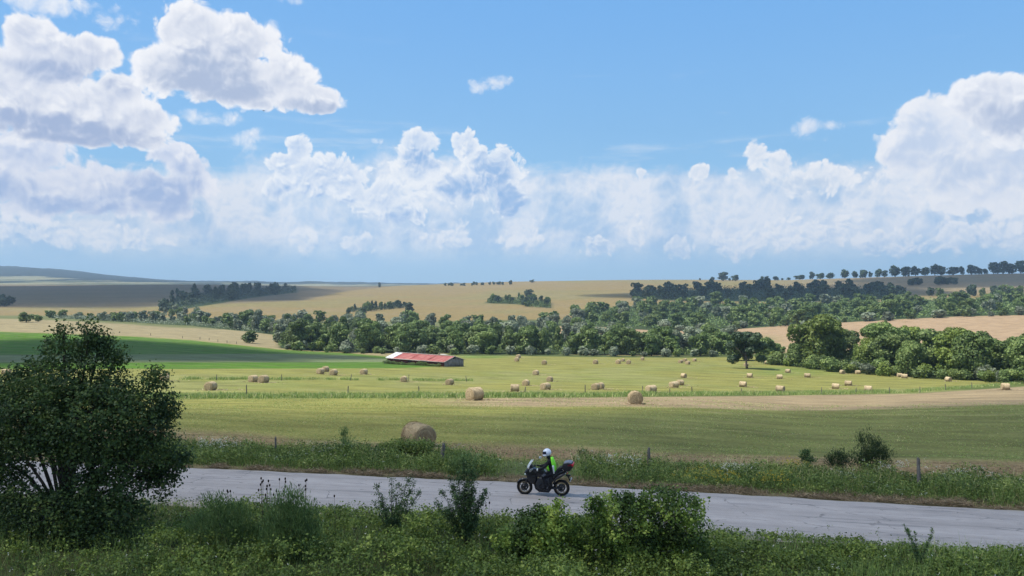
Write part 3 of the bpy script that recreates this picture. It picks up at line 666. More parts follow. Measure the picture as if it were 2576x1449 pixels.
belt(70, [(1590, 1040, 1060), (1680, 980, 1230), (1900, 930, 1260), (2120, 920, 1180), (2280, 930, 1020)], 14, 12, (11, 17), [K_], 'in the shaded wood on the right hill below the skyline', 'in the shaded wood on the right hill', (.8, 1.1))
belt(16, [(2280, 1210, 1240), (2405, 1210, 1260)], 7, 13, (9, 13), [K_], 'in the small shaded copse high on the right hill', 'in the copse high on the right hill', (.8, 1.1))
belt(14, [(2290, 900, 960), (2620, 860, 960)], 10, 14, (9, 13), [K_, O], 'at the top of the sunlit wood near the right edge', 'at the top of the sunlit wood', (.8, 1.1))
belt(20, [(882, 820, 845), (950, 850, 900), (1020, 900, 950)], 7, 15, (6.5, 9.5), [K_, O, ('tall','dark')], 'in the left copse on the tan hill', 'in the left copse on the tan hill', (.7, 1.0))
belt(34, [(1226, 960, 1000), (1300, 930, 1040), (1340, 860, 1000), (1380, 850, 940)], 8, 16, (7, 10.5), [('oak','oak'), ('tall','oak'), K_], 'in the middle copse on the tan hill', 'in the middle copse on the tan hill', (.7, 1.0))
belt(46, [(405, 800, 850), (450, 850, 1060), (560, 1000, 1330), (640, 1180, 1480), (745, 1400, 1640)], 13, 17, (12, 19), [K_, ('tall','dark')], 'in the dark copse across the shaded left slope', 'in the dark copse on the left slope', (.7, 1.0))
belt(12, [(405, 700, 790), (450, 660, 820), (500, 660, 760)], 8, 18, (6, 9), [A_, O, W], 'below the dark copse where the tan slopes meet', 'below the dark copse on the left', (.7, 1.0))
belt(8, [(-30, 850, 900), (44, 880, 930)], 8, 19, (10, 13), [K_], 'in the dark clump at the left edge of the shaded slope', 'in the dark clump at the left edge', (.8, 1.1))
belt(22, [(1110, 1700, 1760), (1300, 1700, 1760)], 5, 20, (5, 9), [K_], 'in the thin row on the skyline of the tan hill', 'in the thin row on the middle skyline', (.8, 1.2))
# number the look-alikes of a small group from the left
nth = ['first', 'second', 'third', 'fourth', 'fifth', 'sixth', 'seventh', 'eighth', 'ninth', 'tenth', 'eleventh', 'twelfth', 'thirteenth', 'fourteenth', 'fifteenth', 'sixteenth', 'seventeenth', 'eighteenth', 'nineteenth', 'twentieth']
fam = {}
for i, q in enumerate(SPEC):
    if q[8]: fam.setdefault((q[8], q[7]), []).append(i)
for (g_, l_), ids in fam.items():
    if len(ids) == 1 or len(ids) > 20: continue
    ids.sort(key=lambda i: SPEC[i][0] / SPEC[i][1])
    for k, i in enumerate(ids):
        q = list(SPEC[i]); a_ = re.split(r' (?=in the |at the |along the |low at |below the |in front |of the |standing )', l_, maxsplit=1)[0]
        wh = g_[len(a_.split(' tree')[0]) + 1:] if g_.startswith(a_.split(' tree')[0]) else g_
        nl = ('leftmost' if k == 0 else 'rightmost' if k == len(ids) - 1 else nth[k] + ' from left') + ' of the ' + (a_ + 's' if not a_.endswith('bush') else a_ + 'es') + ' ' + wh
        if len(nl.split()) <= 16: q[7] = nl.strip(); SPEC[i] = tuple(q)
SPEC.sort(key=lambda s: -(s[2] / s[1]) - (10 if s[9] else 0))
shown = 0; far = []
isbush = lambda s: s[4] == 'bush'
for s in SPEC:
    x, y, h, w, kind, leaf, name, label, group, keep = s
    app = h / y * 775; var = int(rng.integers(0, 4)); z = gz1(x, y) - .15; rot = (0, 0, rng.uniform(0, 6.28))
    if not keep and not isbush(s) and shown >= 290: far.append((s, var, rot[2], z)); continue
    if not isbush(s): shown += 1
    if kind == 'bush' and name not in ('pale_bush',): name = 'round_bush'
    if app > 13:
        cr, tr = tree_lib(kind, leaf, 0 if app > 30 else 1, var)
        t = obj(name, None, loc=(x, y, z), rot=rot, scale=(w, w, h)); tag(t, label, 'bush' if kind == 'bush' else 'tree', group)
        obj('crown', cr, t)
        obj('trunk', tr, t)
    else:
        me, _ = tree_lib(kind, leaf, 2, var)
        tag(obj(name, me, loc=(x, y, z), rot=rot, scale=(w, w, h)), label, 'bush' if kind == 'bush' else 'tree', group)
if far:
    by = {}
    for s, var, rz, z in far:
        x, y, h, w, kind, leaf = s[:6]; _, (V, Q, t) = tree_lib(kind, leaf, 3, var); c, s_ = math.cos(rz), math.sin(rz)
        P = np.stack([(V[:,0]*c - V[:,1]*s_) * w + x, (V[:,0]*s_ + V[:,1]*c) * w + y, V[:,2] * h + z], 1)
        by.setdefault('all', []).append((P, Q, t, leaf))
    VV_, QQ, TT, MM, n, names = [], [], [], [], 0, list(LEAF)
    for P, Q, t, leaf in by['all']:
        VV_.append(P); QQ.append(Q + n); TT.append(t); MM += [names.index(leaf)] * len(Q); n += len(P)
    tag(obj('distant_trees', mesh('distant_trees', np.concatenate(VV_), np.concatenate(QQ), [LEAF[k] for k in names], fmat=MM, tone=np.concatenate(TT))), kind='stuff')
# ------------------------------------------------------------------ hay bales
HAYM, b = mat('hay', .95, .1)
o_ = coords(); sx2 = X.nt.nodes.new('ShaderNodeSeparateXYZ'); lk(o_, sx2.inputs[0]); hx, hy, hz_ = (X(q) for q in sx2.outputs)
rr = X.m('SQRT', hy * hy + hz_ * hz_)
lay = noise(vec(hx * 1.0, rr * 14, X.m('ARCTAN2', hy, hz_) * .6), 1.3, 4, .6); fib = noise(scaled(o_, (9, 22, 22)), 1.6, 5, .75); blot = noise(o_, 2.2, 4, .6)
c = mixc(step(lay * .5 + fib * .5, .36, .64), (.20, .145, .080), (.56, .44, .27)); c = mixc(step(blot, .45, .75) * .5, c, (.32, .25, .155))
oi = X.nt.nodes.new('ShaderNodeObjectInfo'); c = mulc(c, X(oi.outputs['Random']) * .3 + .85)
lk(c, b.inputs['Base Color']); lk(bump(fib + lay * .7, .9, .06), b.inputs['Normal'])
def bale_mesh(seed, na, nl, strands):
    """a roll of hay one metre across and one long, lying on its side with its axis along X"""
    r = np.random.default_rng(seed); prof = [(-.50, .02), (-.505, .25), (-.50, .42), (-.47, .49)] + [(-.44 + .88 * i / nl, .5) for i in range(nl + 1)] + [(.47, .49), (.50, .42), (.505, .25), (.50, .02)]
    th = np.arange(na) * 2 * math.pi / na; V = []
    for i, (x, q) in enumerate(prof):
        dr = (fnoise(np.cos(th) * 4 + x * 9, np.sin(th) * 4 + 5, seed, 3) - .5) * (.05 if q > .4 else .02) + (fnoise(np.full(na, x * 30), th * 2, seed + 3, 2) - .5) * .02
        dx_ = (fnoise(np.cos(th) * q * 9, np.sin(th) * q * 9, seed + 5, 3) - .5) * .05
        y, z = (q + dr) * np.sin(th), (q + dr) * np.cos(th)
        z = np.where(z < -.40, -.40 + (z + .40) * .35, z)
        V.append(np.stack([x + dx_, y * 1.02, z], 1))
    V = np.concatenate(V); m = na; F = [(i*m+j, i*m+(j+1)%m, (i+1)*m+(j+1)%m, (i+1)*m+j) for i in range(len(prof) - 1) for j in range(m)]
    me = mesh('bale', V, np.array(F), [HAYM], smooth=True); st_ = None
    if strands:
        k = r.integers(0, len(V), strands); P = V[k] * r.uniform(.985, 1.015, (strands, 1)); D_ = r.normal(size=(strands, 3)); D_ /= np.linalg.norm(D_, axis=1, keepdims=True)
        up = P / np.linalg.norm(P, axis=1, keepdims=True); t = np.cross(up, D_); t /= np.linalg.norm(t, axis=1, keepdims=True); s_ = np.cross(t, up); l = r.uniform(.03, .11, (strands, 1)); w = .0028
        E = P + t * l + up * l * r.uniform(-.1, .35, (strands, 1))
        SV = np.stack([P - s_ * w, P + s_ * w, E + s_ * w * .5, E - s_ * w * .5], 1).reshape(-1, 3)
        st_ = mesh('loose_straw', SV, np.arange(strands * 4).reshape(-1, 4), [HAYM])
    return me, st_
BALES = [bale_mesh(1, 72, 22, 9000), bale_mesh(2, 56, 16, 4000), bale_mesh(3, 40, 10, 0), bale_mesh(4, 40, 10, 0), bale_mesh(5, 40, 10, 0)]
BPOS = []
# photo centre, width and height, turn of the axis (degrees, 0 = side on), label
for i, (px, py, w, h, turn, label) in enumerate([
 (1053,1093,95,62, -58,'large brown hay bale nearest the road, its foot hidden in weeds'),
 (1194,990,47,35, 42,'hay bale standing on the near side of the middle grass strip, end turned left'),
 (1598,999.5,40,35, 88,'hay bale seen end on, alone on the brown strip of the near field'),
 (16,935,26,14, 8,'hay bale seen from its side at the left edge of the far field'),
 (414,948,24,20, 50,'hay bale half hidden behind the right edge of the big dark tree'),
 (530,970.5,33,24, 80,'round hay bale on its own just right of the big dark tree'),
 (637,952,25,19, 60,'left one of two hay bales touching in the left of the far field'),
 (663,953,27,21, 66,'right one of two hay bales touching in the left of the far field'),
 (806,933,20,16, 60,'left bale of the trio of hay bales below the green crop'),
 (819,928,16,15, 50,'bale at the back of the trio of hay bales below the green crop'),
 (839,936,21,16, 70,'right bale of the trio of hay bales below the green crop'),
 (915,934.5,21,15, 70,'single hay bale between the trio and the red-roofed barn'),
 (1016,954,17,14, 85,'dark hay bale beside a post of the back fence below the barn'),
 (1131,961,18,15, 60,'hay bale alone behind the bale that stands at the middle grass strip'),
 (1295,979.5,26,13, 2,'pale hay bale lying side on behind the middle grass strip'),
 (1323,963,18,15, 70,'hay bale just above the pale side-on bale'),
 (1372,971.5,29,19, 48,'larger hay bale right of the pale side-on bale'),
 (1383,953.5,17,13, 65,'small hay bale directly behind the larger bale in the middle of the field'),
 (1348,937,18,14, 68,'hay bale alone in the centre of the far field'),
 (1369,911,15,13, 75,'small hay bale far back, right of the stacked-looking pair'),
 (1300,903.5,14,12, 70,'front bale of the far pair one behind the other near the tree belt'),
 (1304,896,13,10, 60,'rear bale of the far pair one behind the other near the tree belt'),
 (1498,909.5,15,13, 65,'small far hay bale left of the far group of three'),
 (1555,909.5,14,12, 60,'left bale of the far group of three below the tree belt'),
 (1567,905.5,10,8, 60,'smallest bale at the back of the far group of three'),
 (1581,910,14,13, 75,'right bale of the far group of three below the tree belt'),
 (1616,902,11,9, 70,'tiny hay bale alone at the foot of the tree belt'),
 (1498,972.5,22,17, 60,'front bale of a pair one behind the other by the middle grass strip'),
 (1510,970.5,17,16, 60,'rear bale of a pair one behind the other by the middle grass strip'),
 (1638,979.5,29,15, 30,'hay bale just right of a post behind the end-on bale'),
 (1695,967,27,17, 30,'front bale of an overlapping pair right of the centre of the field'),
 (1711,962,20,15, 25,'rear bale of an overlapping pair right of the centre of the field'),
 (1712,909,12,9, 40,'leftmost bale of the distant cluster left of the solitary tree'),
 (1723,905.5,11,9, 45,'rearmost bale of the distant cluster left of the solitary tree'),
 (1730,912,13,10, 45,'front bale of the distant cluster left of the solitary tree'),
 (1747,905.5,9,7, 50,'rightmost bale of the distant cluster left of the solitary tree'),
 (1720,944.5,15,12, -50,'hay bale alone below the distant cluster of bales'),
 (1869,967,21,13, -30,'hay bale nearer than the solitary tree, below and left of it'),
 (1886,944,17,12, -30,'hay bale right below the shade of the solitary tree'),
 (1877,918,8,7, 40,'little hay bale half seen behind the trunk of the solitary tree'),
 (1928,912,10,7, -30,'little hay bale right of the solitary tree at the wood edge'),
 (1963,978,25,15, -42,'hay bale by the fence with its end turned right'),
 (1961,947.5,18,12, -12,'pale hay bale side on between the solitary tree and the fence'),
 (1982,933,15,10, -35,'hay bale near the round olive tree'),
 (2031,944,19,11, -25,'hay bale alone in front of the left end of the wood'),
 (2102,971.5,22,14, -25,'left bale of two near the fence on the right'),
 (2134,964,21,13, -30,'right bale of two near the fence on the right'),
 (2119,935.5,13,11, -75,'small end-on hay bale close to the bushes of the wood'),
 (2158,938,13,6, -5,'small pale low bale close to the bushes of the wood'),
 (2184,978,23,15, -28,'hay bale right beside a fence post on the right'),
 (2263,945,10,7, -5,'small bale hidden behind another at the wood edge'),
 (2275,946,18,12, -25,'hay bale at the edge of the wood with its end turned right'),
 (2385.5,954,14,11, -70,'hay bale at the far right end of the field by the bushes'),
 (2529,972,24,19, -18,'side-on hay bale beyond the end of the fence at the right edge'),
]):
    x, y = on_ground(px, py + h * .47); dia = float(np.clip(h * y / F, 1.15, 1.5)); ln = float(np.clip((w - .35 * h) * y / F, 1.15, 1.45)); ln = 1.75 if i == 0 else ln
    me, st_ = BALES[i if i < 3 else 2 + i % 3] if i < 3 else BALES[2 + i % 3]
    if i == 2: me, st_ = BALES[1]
    o = obj('hay_bale', me, loc=(x, y, gz1(x, y) + dia * .415), rot=(0, rng.normal() * .02, R(turn)), scale=(ln, dia, dia)); tag(o, label, 'hay bale', 'round hay bales on the fields')
    if st_: obj('loose_straw', st_, o)
    BPOS.append((x, y, dia))
# ------------------------------------------------------------------ fence posts
POSTM = plain('weathered_wood', (.075,.065,.058), (.20,.185,.17), 9, bm=.6, dist=.02, stretch=(1,1,.12))
def post_mesh(seed):
    r = np.random.default_rng(seed); m = MB(); n = 9; secs = []
    for z in (-.2, 0, .3, .6, .85, .97, 1.0):
        th = np.arange(n) * 2 * math.pi / n; q = (.5 - .08 * max(z, 0)) * (1 + r.normal(size=n) * .07) * (.75 if z == 1 else 1)
        secs.append(np.stack([q*np.cos(th) + r.normal()*.06, q*np.sin(th), np.full(n, z) + (r.normal(size=n) * .025 if z > .9 else 0)], 1))
    m.loft(secs); return mesh('post', np.concatenate(m.V), [np.concatenate(m.F4), np.concatenate(m.F3)], [POSTM], smooth=False)
PM = [post_mesh(k) for k in range(4)]
def post(px, base, top, dia, lean, label, group, d=None):
    if d is None: x, y = on_ground(px, base)
    else: x, y = (px - CX) / F * d, d
    h = (base - top) * y / F
    if d: h = (CY - top) * y / F + CAMZ - gz1(x, y)
    tag(obj('fence_post', PM[int(rng.integers(4))], loc=(x, y, gz1(x, y)), rot=(rng.normal()*.03, R(lean), rng.uniform(0, 6)), scale=(dia, dia, h)), label, 'fence post', group)
G1 = 'posts of the fence along the road verge'
post(694, 1145, 1100, .10, 2, 'dark thin post in the verge left of the large bale', G1, d=38.6)
post(1112, 1170, 1117, .20, 4, 'thick weathered grey post in the verge right of the large bale', G1, d=36.3)
post(1632, 1165, 1127, .15, -2, 'dark upright post in the flowering verge right of the rider', G1, d=35.6)
post(2312, 1215, 1153, .15, 7, 'leaning grey post in the verge near the right edge', G1, d=32.2)
nth = ['first', 'second', 'third', 'fourth', 'fifth', 'sixth', 'seventh', 'eighth', 'ninth', 'tenth', 'eleventh', 'twelfth', 'thirteenth', 'fourteenth', 'fifteenth', 'sixteenth']
for i, (px, t, b_, ln) in enumerate([(620,968,1000,4),(875,971,994,3),(1054,972,992,0),(1320,973,990,7),(1472,968,989,-1),(1617,971,989,3),(1685,977,990,0),(1741,972,990,6),(1865,977,993,0),(2067,974,992,0),(2153,975,991,-3),(2238,974,990,1),(2314,972,988,1),(2379,966,981,-4),(2445,962,976,-2)]):
    post(px, b_, t, .13, ln, nth[i] + ' post from the left in the fence along the middle grass strip', 'posts of the fence along the middle grass strip')
for i, (px, t, b_, ln) in enumerate([(545,941,957,-12),(708,941,957,-9),(882,941,957,-16),(1028,942,959,0),(1174,945,960,9)]):
    post(px, b_, t, .13, ln, nth[i] + ' post from the left in the broken back fence below the crop', 'posts of the broken back fence')
for i, (px, t, b_) in enumerate([(379,838,844),(459,845,851),(503,847,854),(526,850,856),(548,853,860),(571,856,863),(595,859,865)]):
    post(px, b_, t, .22, 0, nth[i] + ' tiny post from the left along the top edge of the green crop', 'posts above the green crop')
post(1060, 893, 885, .3, 0, 'left of two short posts behind the barn roof', 'posts behind the barn'); post(1106, 893, 884, .3, 0, 'right of two short posts behind the barn roof', 'posts behind the barn')
# ------------------------------------------------------------------ the barn
bx1, by1 = (1117 - CX) / F * 213, 213.0; bx2, by2 = (974.5 - CX) / F * 226, 226.0
ax = np.array([bx2 - bx1, by2 - by1]); BL = float(np.hypot(*ax)); ax /= BL; nx = np.array([.58, .81])
bz = gz1(bx1, by1) - .05; rot_b = math.atan2(ax[1], ax[0])          # local X runs along the barn away from us, local Y away across it (negative Y of a left-handed turn)
barn = empty('barn', (bx1, by1, bz), rot_b, 'long low barn with a red sheet roof and grey gable end', 'barn')
WID = 8.3; EV = max(1.5, (CY - 910.2) * 213 / F + CAMZ - bz); RG = EV + 1.15
RED, b = mat('red_sheet', .55, .4)
q_ = coords(); n_ = noise(q_, .6, 5, .65); n2_ = noise(scaled(q_, (3.0, .3, 1)), 1.0, 4, .6)
lk(mixc(step(n_ * .5 + n2_ * .5, .42, .62), (.27, .060, .048), (.36, .135, .105)), b.inputs['Base Color'])
ZINC = plain('zinc_sheet', (.50,.50,.52), (.66,.64,.62), 1.2, rough=.45, spec=.5); BOARD = plain('grey_boards', (.13,.125,.125), (.30,.29,.285), 2.5, bm=.5, stretch=(3,3,.25)); RUST = plain('rusty_red_boards', (.070,.020,.016), (.17,.045,.035), 3); DARK, _ = mat('dark_inside', .95, .05, (.012,.011,.010)); TRIM = plain('pale_trim', (.42,.36,.33), (.62,.56,.52), 3)
# the local Y axis points to the left of X; the far side of the barn lies at negative Y
yb = -WID
def corrug(x0, x1, y0, z0, y1, z1, mt, name, lift=0.0, sag=.0):
    n = max(4, int((x1 - x0) / .09)); xs_ = np.linspace(x0, x1, n); k = 7; V = []
    for t in np.linspace(0, 1, k):
        y = y0 + (y1 - y0) * t; z = z0 + (z1 - z0) * t
        V.append(np.stack([xs_, np.full(n, y), z + lift + .018 * np.sin(xs_ * 36) + .035 * np.sin(xs_ * .9 + 1) - sag * np.sin(math.pi * t) * .05], 1))
    i = np.arange(n * k).reshape(k, n); Qd = np.stack([i[:-1,:-1], i[:-1,1:], i[1:,1:], i[1:,:-1]], -1).reshape(-1, 4)
    o = obj(name, mesh(name, np.concatenate(V), Qd, [mt], smooth=True), barn); s = o.modifiers.new('thick', 'SOLIDIFY'); s.thickness = .03; return o
for k in range(9): corrug(-.35 + k * 2.2, -.35 + (k + 1) * 2.2 - .03, .45, EV - .12, yb / 2, RG, RED, 'roof_sheet', lift=.012 * (k % 2), sag=k % 3)
for k in range(2): tag(corrug(19.5 + k * 1.45, 20.9 + k * 1.45, .45, EV - .12, yb / 2, RG, ZINC, 'roof_sheet', lift=.03 * k), 'unpainted pale zinc sheet at the far end of the roof')
for k in range(5): corrug(-.35 + k * 4.5, -.35 + (k + 1) * 4.5 - .04, yb - .45, EV - .12, yb / 2 - .02, RG, ZINC, 'roof_sheet')
corrug(3.2, 5.4, yb / 2 - 1.4, RG + .25, yb / 2 - .2, RG + .28, ZINC, 'loose_sheet')
MB().box((BL / 2 - .2, yb / 2, RG + .05), (BL + .5, .34, .06)).build('ridge_cap', TRIM, barn)
MB().box((BL / 2, .03, EV / 2 - .3), (BL, .16, EV + .2)).build('front_wall', RUST, barn)
MB().box((BL / 2, yb, EV / 2 - .3), (BL, .16, EV + .2)).build('rear_wall', BOARD, barn)
for k in range(2): MB().box((7.6 + k * 5.2, .125, EV - .5), (1.5, .03, .6)).build('opening', DARK, barn)
MB().box((BL / 2, .46, EV - .19), (BL + .4, .05, .16)).build('eave_board', TRIM, barn)
for s in (0.0, BL):
    m_ = MB(); 
    for k in range(18):
        y0_, y1_ = yb * k / 18, yb * (k + 1) / 18; f_ = lambda y: EV - .05 + (RG - EV) * (1 - abs(y - yb / 2) / (WID / 2))
        e_ = .02 * (k % 2) + (.01 if s else 0); x_ = s - .06 - e_ if s == 0 else s + .06 + e_
        a_, b2_ = (y0_ - .008, y1_ + .008)
        q_ = [(x_, a_, -.5), (x_, b2_, -.5), (x_, b2_, f_(b2_)), (x_, a_, f_(a_))]; w2 = [(p[0] + .05, p[1], p[2]) for p in q_]
        MB().add(q_ + w2, [(0,1,2,3), (4,7,6,5), (0,4,5,1), (1,5,6,2), (2,6,7,3), (3,7,4,0)]).build('gable_board' if s == 0 else 'rear_gable_board', BOARD, barn)
MB().box((-.11, yb / 2, RG - .42), (.06, 1.0, .5)).build('loft_opening', DARK, barn)
for a_, b2_ in ((.45, yb / 2), (yb - .45, yb / 2)):
    MB().tube([(-.38, a_, EV - .16), (-.38, b2_, RG - .03)], .07, 6).build('barge_board', TRIM, barn)
# ------------------------------------------------------------------ plants close to the road
NL = {
 'tree':   leaf_mat('near_tree_leaves', [(0, (0.022,0.044,0.017)), (.5, (0.061,0.105,0.030)), (.85, (0.117,0.172,0.044)), (1, (0.220,0.261,0.068))], 0.32, vary=.0),
 'bush':   leaf_mat('bush_leaves',  [(0, (.056,.088,.020)), (.5, (.150,.208,.040)), (.85, (.260,.325,.062)), (1, (.350,.405,.090))], 0.26, vary=.08),
 'bright': leaf_mat('bright_leaves', [(0, (.048,.084,.020)), (.45, (.140,.215,.040)), (.85, (.275,.370,.065)), (1, (.380,.450,.090))], 0.28, vary=.05),
 'feather':leaf_mat('feathery_leaves', [(0, (0.048,0.091,0.029)), (.5, (0.130,0.205,0.065)), (1, (0.285,0.365,0.130))], 0.25, vary=.08),
 'spiny':  leaf_mat('spiny_leaves', [(0, (0.015,0.030,0.013)), (.6, (0.043,0.075,0.025)), (1, (0.094,0.131,0.043))], .2, vary=.0),
 'sap':    leaf_mat('sapling_leaves', [(0, (0.030,0.058,0.024)), (.55, (0.080,0.143,0.047)), (1, (0.193,0.268,0.083))], 0.25, vary=.08),
 'weed':   leaf_mat('weed_leaves',  [(0, (.060,.098,.026)), (.4, (.140,.200,.046)), (.75, (.245,.305,.074)), (1, (.375,.405,.130))], 0.25, vary=.0),
 'grass':  leaf_mat('grass_blades', [(0, (0.108,0.183,0.047)), (.5, (0.234,0.335,0.086)), (.8, (0.380,0.429,0.140)), (1, (0.741,0.643,0.351))], 0.25, vary=.0),
 'straw':  leaf_mat('dry_stalks',   [(0, (.10,.072,.042)), (.5, (.25,.18,.105)), (1, (.48,.38,.24))], .1, vary=.0),
 'flower': leaf_mat('flowers',      [(0, (.45,.32,.02)), (.30, (.52,.40,.03)), (.36, (.55,.53,.45)), (1, (.72,.72,.66))], .2, vary=.0),
}
TWIG = plain('twig_bark', (.030,.024,.020), (.085,.070,.058), 8)
GREYTWIG = plain('grey_twigs', (.10,.09,.085), (.22,.20,.19), 8)
def blades(P, dirs, length, width, r, bend=.3):
    """tapering grass blades: three-sided tips on bent strips"""
    n = len(P); D_ = dirs / np.linalg.norm(dirs, axis=1, keepdims=True); s = np.cross(D_, r.normal(size=(n, 3))); s /= np.linalg.norm(s, axis=1, keepdims=True)
    L = np.asarray(length).reshape(-1, 1); w = np.asarray(width).reshape(-1, 1) * np.ones((n, 1)); k = np.cross(D_, s) * bend
    M = P + D_ * L * .55 + k * L * .12; T = P + D_ * L + k * L * .5
    T[:, 2] -= np.abs(bend) * L[:, 0] * .15
    V = np.stack([P - s*w, P + s*w, M + s*w*.8, M - s*w*.8, T], 1).reshape(-1, 3); i = np.arange(n)[:, None] * 5
    return V, np.concatenate([i + 0, i + 1, i + 2, i + 3], 1), np.concatenate([i + 3, i + 2, i + 4], 1)
def sprays(centres, outs, per, spread, size, aspect, r, up=.3, along=None):
    """leaves gathered round twig ends"""
    n = len(centres); k = np.repeat(np.arange(n), per); P = centres[k] + r.normal(size=(n * per, 3)) * spread * np.array([1, 1, .8])
    N = outs[k] * .6 + r.normal(size=(n * per, 3)) * .6; N[:, 2] += up
    if along is None: V, Q = cards(P, N, r.uniform(.6, 1.25, n * per) * size, aspect, r)
    else:
        D_ = outs[k] * .5 + r.normal(size=(n * per, 3)) * .35; D_[:, 2] += along
        D_ /= np.linalg.norm(D_, axis=1, keepdims=True); s = np.cross(D_, r.normal(size=D_.shape)); s /= np.linalg.norm(s, axis=1, keepdims=True)
        L = (r.uniform(.6, 1.3, n * per) * size)[:, None]; w = L * aspect
        V = np.stack([P - D_*L, P + s*w, P + D_*L, P - s*w], 1).reshape(-1, 3); Q = np.arange(n * per * 4).reshape(-1, 4)
    ct = r.normal(size=n) * .13
    tone = np.clip(.45 + ct[k] + r.normal(size=n * per) * .16, 0, 1)
    return V, Q, np.repeat(tone, 4), P
def shrub(name, label, cat, d, base_px, lobes, leaf, n, per, size, aspect=.6, spread=.14, depth=1.0, along=None, stems=5, seed=0, stem_r=.03, twig=TWIG, hollow=.5, topbias=.2, group=None, bright=None):
    """a shrub or tree whose crown is a union of lobes given in the photograph (centre and radii) at the distance d"""
    r = np.random.default_rng(seed + 900); L = []
    bx, by = (base_px - CX) / F * d, d; z0 = gz1(bx, by)
    for q in lobes:
        px, py, rx, ry = q[:4]; dy = q[4] if len(q) > 4 else r.uniform(-.5, .5) * depth
        dd = d + dy; L.append(((px - CX) / F * dd - bx, dy, CAMZ - (py - CY) / F * dd - z0, rx * d / F, ry * d / F))
    L = np.array(L); wgt = L[:,3] * L[:,4]; k = r.choice(len(L), n, p=wgt / wgt.sum())
    dr = r.normal(size=(n, 3)); dr[:, 2] += topbias; dr /= np.linalg.norm(dr, axis=1, keepdims=True)
    rad = np.stack([L[k,3], np.minimum(L[k,3], L[k,4]) * 1.0, L[k,4]], 1); q = r.uniform(hollow**2, 1.12, n)**.5
    Cn = L[k, :3] + dr * rad * q[:, None]
    keep = Cn[:, 2] > .02; Cn, dr, k = Cn[keep], dr[keep], k[keep]
    V, Q, tone, _ = sprays(Cn, dr, per, spread, size, aspect, r, along=along)
    if bright is not None:
        zz = V[:, 2]; tone = np.clip(tone + bright * np.clip((fnoise(V[:,0] * 2.2 + seed, V[:,2] * 2.2, seed, 2) - .5) * 2, -1, 1), 0, 1)
    t = empty(name, (bx, by, z0), 0, label, cat, group)
    obj('crown' if cat == 'tree' else 'foliage', mesh('foliage', V, Q, [NL[leaf]], tone=tone), t)
    m = MB(); order = np.argsort(-wgt)
    for j in order:
        c = L[j, :3]; f0 = np.array([r.normal() * stem_r * 1.5, r.normal() * stem_r * 1.5, -.05])
        mid = c * np.array([.35, .35, .5]) + r.normal(size=3) * .08
        if stems: m.tube([f0, mid, c], [stem_r, stem_r * .7, stem_r * .3], 6)
        own = np.nonzero(k == j)[0]
        for e in own[:max(3, int(len(own) * .10))]:
            s_ = c + (mid - c) * r.uniform(0, .7); m.tube([s_, (s_ + Cn[e]) / 2 + r.normal(size=3) * .06, Cn[e]], [stem_r * .28, stem_r * .2, .004], 3, cap=False)
    o = m.build('trunk' if cat == 'tree' else 'stems', twig, t, smooth=True)
    return t, L
# the big tree on the left
shrub('roadside_tree', 'large dark leafy tree filling the left edge, road showing through its lower branches', 'tree', 26.5, 165,
  [(225,838,26,36,0),(245,885,52,46,.3),(160,892,48,48,-.2),(160,835,16,22,.1),(292,905,26,38,.1),(88,945,50,44,.2),(180,972,92,70,-.6),(290,1000,62,66,.4),(20,985,70,66,.1),(90,1030,90,80,-.9),(220,1060,120,90,-1.1),(385,965,30,40,0),(408,1022,44,34,.3),(340,1070,84,80,-.5),(420,1040,40,24,.2),(20,1090,90,80,-.6),(120,1110,70,50,-1.1),(250,1150,110,60,-1.0),(390,1120,66,56,-.3),(420,1165,52,40,.2),(360,1190,70,44,0),(-90,1080,110,140,.2),(-120,1230,120,120,0),(20,1190,70,40,-.4),(40,1265,80,46,-1.0),(250,1240,100,50,-1.2),(150,1290,110,50,-1.6),(300,1290,80,46,-1.3),(400,1215,46,30,.2),(60,1340,90,40,-1.2),(230,1340,100,40,-1.5),(455,1150,22,14,.2)],
  'tree', 4300, 16, .062, .62, .16, seed=1, stem_r=.075, stems=1, hollow=.35, depth=1.2, bright=.35)
